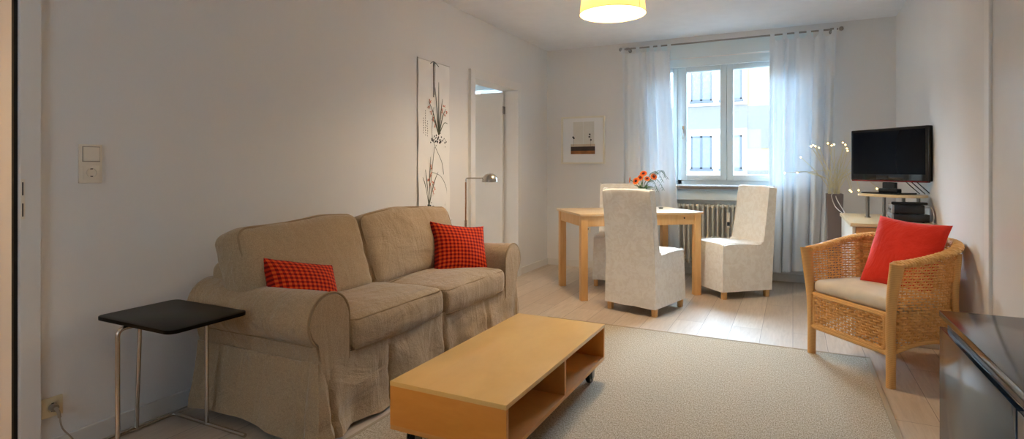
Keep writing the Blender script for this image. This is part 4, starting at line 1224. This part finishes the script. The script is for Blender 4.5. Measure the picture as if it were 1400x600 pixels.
# woven front panel
bm = B(); nst = 19
for r_ in range(11):
    z = .199 + r_ * .0152; run = [Vector((-.235 + .47 * i / (nst * 2), -.004 + .0080 * math.cos(PI * (i / 2 + r_)), z)) for i in range(nst * 2 + 1)]
    tube(bm, run, lambda t: (.0056, .0040), 4)
for i in range(nst + 1): tube(bm, [(-.235 + .47 * i / nst, -.004, .185), (-.235 + .47 * i / nst, -.004, .362)], .0035, 4)
obj('woven_front', bm, M['rattan'], ac, world=False)
bm = B(); tube(bm, round_corners([(-.243, -.008, .27), (-.243, -.008, .364), (.243, -.008, .364), (.243, -.008, .190), (-.243, -.008, .190), (-.243, -.008, .27)], .015, 4), .0085, 8)
obj('panel_border', bm, M['wrap'], ac, world=False)
# seat deck and cushion
bm = B(); pts = [plan(-1 + 2 * i / 40) for i in range(41)]; prism(bm, [(x * .93, max(.012, y * .95)) for x, y in pts], 'z', .360, .378); obj('seat_deck', bm, M['rattan'], ac, world=False)
bm = cushion_bm(.268, .25, .038, .034, .018, 21, .004, (28, 28, 8)); bm.transform(Matrix.Translation((0, .248, .418)))
for v in bm.verts:
    k = v.co.y / .5
    if k > .5: v.co.x *= 1 - .28 * ((k - .5) / .5) ** 1.6
sc_ = obj('seat_cushion', bm, M['seatcloth'], ac, world=False)
# red pillow
def acw(x, y, z):
    ca, sa = .641, -.767
    return Vector((.277 + ca * x - sa * y, 3.671 + sa * x + ca * y, z))
xa = Vector((.80, -.585, -.07)); ya_ = Vector((.36, .17, .80))
pillow('throw_pillow', 'plain bright red pillow leaning in the wicker armchair', 'pillow', frame_m(acw(.045, .335, .635), xa, ya_), .19, .215, .08, M['red'], 9, wr=.009, cc=.07)

# ------------------------------------------------------------------ black gloss sideboard
SX0, SX1, SY1, SY0, SZ = .443, XR - .034, 2.35, .25, .650
sb = thing('sideboard', 'black high gloss sideboard along the right wall in the foreground', 'sideboard', (.64, 1.3, 0))
s = B(); box(s, SX0, SX1, SY0, SY1, SZ - .020, SZ, .002); obj('sideboard_top', s, M['gloss_top'], sb)
s = B(); box(s, SX0 + .035, SX1, SY0 + .004, SY0 + .022, .04, SZ - .020); box(s, SX0 + .035, SX1, SY1 - .022, SY1 - .004, .04, SZ - .020); box(s, SX1 - .012, SX1, SY0 + .022, SY1 - .022, .04, SZ - .020)
box(s, SX0 + .035, SX1, SY0 + .022, SY1 - .022, .04, .06)
box(s, SX0 + .035, SX0 + .05, SY0 + .022, SY1 - .022, SZ - .065, SZ - .020)
obj('carcass', s, M['gloss'], sb)
yy = SY1; k = 0
for y1_, y0_ in ((SY1, 1.622), (1.614, .94), (.932, SY0)):
    s = B(); box(s, SX0 + .001, SX0 + .020, y0_, y1_ - (.002 if k else 0), .05, SZ - .055, .002); d_ = obj('door_front', s, M['gloss'], sb)
    s = B(); box(s, SX0 + .0205, SX0 + .030, y0_ + .01, y1_ - .012, SZ - .075, SZ - .045, .001); obj('grip_rail', s, M['steel'], d_); k += 1
s = B(); box(s, SX0 + .05, SX1 - .02, SY0 + .03, SY1 - .03, 0, .04); obj('plinth', s, M['blackm'], sb)

# ------------------------------------------------------------------ switches and sockets
def socket_face(parent, y, z, r=.0175, m='socket'):
    s = B(); lathe(s, [(.001, -.004), (r * .95, -.004), (r, .0035), (r + .002, .004), (r + .002, .0)], seg=28, mat=xform((XL + .0135, y, z), ry=PI / 2)); w = obj('socket_well', s, M[m], parent)
    s = B()
    for dy in (-.008, .0, .008): lathe(s, [(.0005, .0), (.0021, .0), (.0021, .001), (.0005, .001)], seg=10, mat=xform((XL + .0098, y + dy, z), ry=PI / 2))
    for dz_ in (-1, 1): box(s, XL + .0098, XL + .016, y - .004, y + .004, z + dz_ * (r - .002) - .002, z + dz_ * (r - .002) + .002)
    obj('pin_hole', s, M['hole'], w)
sw = thing('wall_switch', 'white double plate with light switch above a socket on the left wall', 'light switch', (XL, 1.296, 1.147))
s = B(); box(s, XL, XL + .010, 1.253, 1.339, 1.069, 1.228, .003); obj('cover_plate', s, M['socket'], sw)
s = B(); box(s, XL + .008, XL + .0106, 1.2645, 1.3295, 1.1565, 1.2195); obj('rocker_shadow_line', s, M['cable'], sw)  # darker plate stands in for the shadow line round the rocker
s = B(); box(s, XL + .009, XL + .015, 1.267, 1.327, 1.159, 1.217, .002, mat=None); obj('rocker', s, M['socket'], sw)
s = B(); box(s, XL + .009, XL + .0115, 1.267, 1.327, 1.084, 1.140, .001); obj('socket_insert', s, M['socket'], sw)
socket_face(sw, 1.297, 1.112)
so = thing('wall_socket', 'aged cream wall socket with a plug near the floor, left wall', 'socket', (XL, 1.16, .20))
s = B(); box(s, XL, XL + .012, 1.122, 1.197, .162, .238, .004); obj('cover_plate', s, M['socket_old'], so)
socket_face(so, 1.160, .200, m='socket_old')
s = B(); tube(s, [(XL + .010, 1.160, .200), (XL + .035, 1.160, .200)], .014, 14); tube(s, smooth_path([(XL + .035, 1.160, .200), (XL + .05, 1.162, .192), (XL + .052, 1.166, .165)], 5), .006, 8)
pg = obj('power_plug', s, M['cable']); tag(pg, 'grey plug pushed into the cream wall socket near the floor', 'plug')
s = B(); tube(s, smooth_path([(XL + .052, 1.166, .168), (XL + .055, 1.175, .12), (XL + .06, 1.205, .07), (XL + .07, 1.225, .02), (XL + .06, 1.30, .006), (XL + .035, 1.7, .006)], 8), .003, 6)
cbl = obj('cord', s, M['cable'], pg)
# socket on the back wall below the picture
ws = thing('wall_socket', 'small white wall socket on the back wall behind the dining table', 'socket', (-2.10, YB, .44))
s = B(); box(s, -2.135, -2.055, YB - .011, YB, .40, .48, .003); obj('cover_plate', s, M['socket'], ws)
s = B(); lathe(s, [(.001, .0), (.018, 0), (.018, .002), (.001, .002)], seg=20, mat=xform((-2.095, YB - .012, .44), rx=PI / 2)); obj('socket_well', s, M['hole'], ws)
# cable on the floor by the window
s = B(); tube(s, smooth_path([(-.95, YB - .03, .006), (-.9, 5.9, .006), (-.82, 5.85, .006), (-.86, 5.95, .006), (-.7, 5.98, .006), (-.6, 6.05, .006)], 8), .0035, 6)
tag(obj('floor_cable', s, M['cable']), 'thin grey cable lying on the floor below the radiator', 'cable')

# ------------------------------------------------------------------ light, camera, view
w = bpy.data.worlds.new('sky'); bpy.context.scene.world = w; w.use_nodes = True
nt = w.node_tree; bg = nt.nodes['Background']
bg.inputs['Color'].default_value = (.66, .83, 1.0, 1); bg.inputs['Strength'].default_value = 3.0
sl = bpy.data.lights.new('bright_sky', 'SUN'); sl.energy = 24; sl.angle = math.radians(75); sl.color = (.58, .79, 1.0)
so_ = bpy.data.objects.new('bright_sky', sl); C.objects.link(so_)
so_.rotation_euler = Vector((.10, -.80, -.60)).to_track_quat('-Z', 'Y').to_euler()

cam = bpy.data.cameras.new('camera'); co = bpy.data.objects.new('camera', cam); C.objects.link(co)
co.location = (0, 0, CAMZ); co.rotation_euler = (PI / 2, 0, YAW)
cam.sensor_width = 36; cam.lens = 36 * FPX / 1400; cam.shift_y = -70 / 1400; cam.clip_end = 200; cam.clip_start = .05
sc2 = bpy.context.scene; sc2.camera = co
vs = sc2.view_settings; vs.view_transform = 'Standard'; vs.look = 'None'; vs.exposure = 1.7; vs.gamma = 1; vs.use_curve_mapping = False
sc2.cycles.max_bounces = 10; sc2.cycles.diffuse_bounces = 6; sc2.cycles.transparent_max_bounces = 12
sc2.cycles.use_denoising = True
sc2.cycles.sample_clamp_indirect = 6
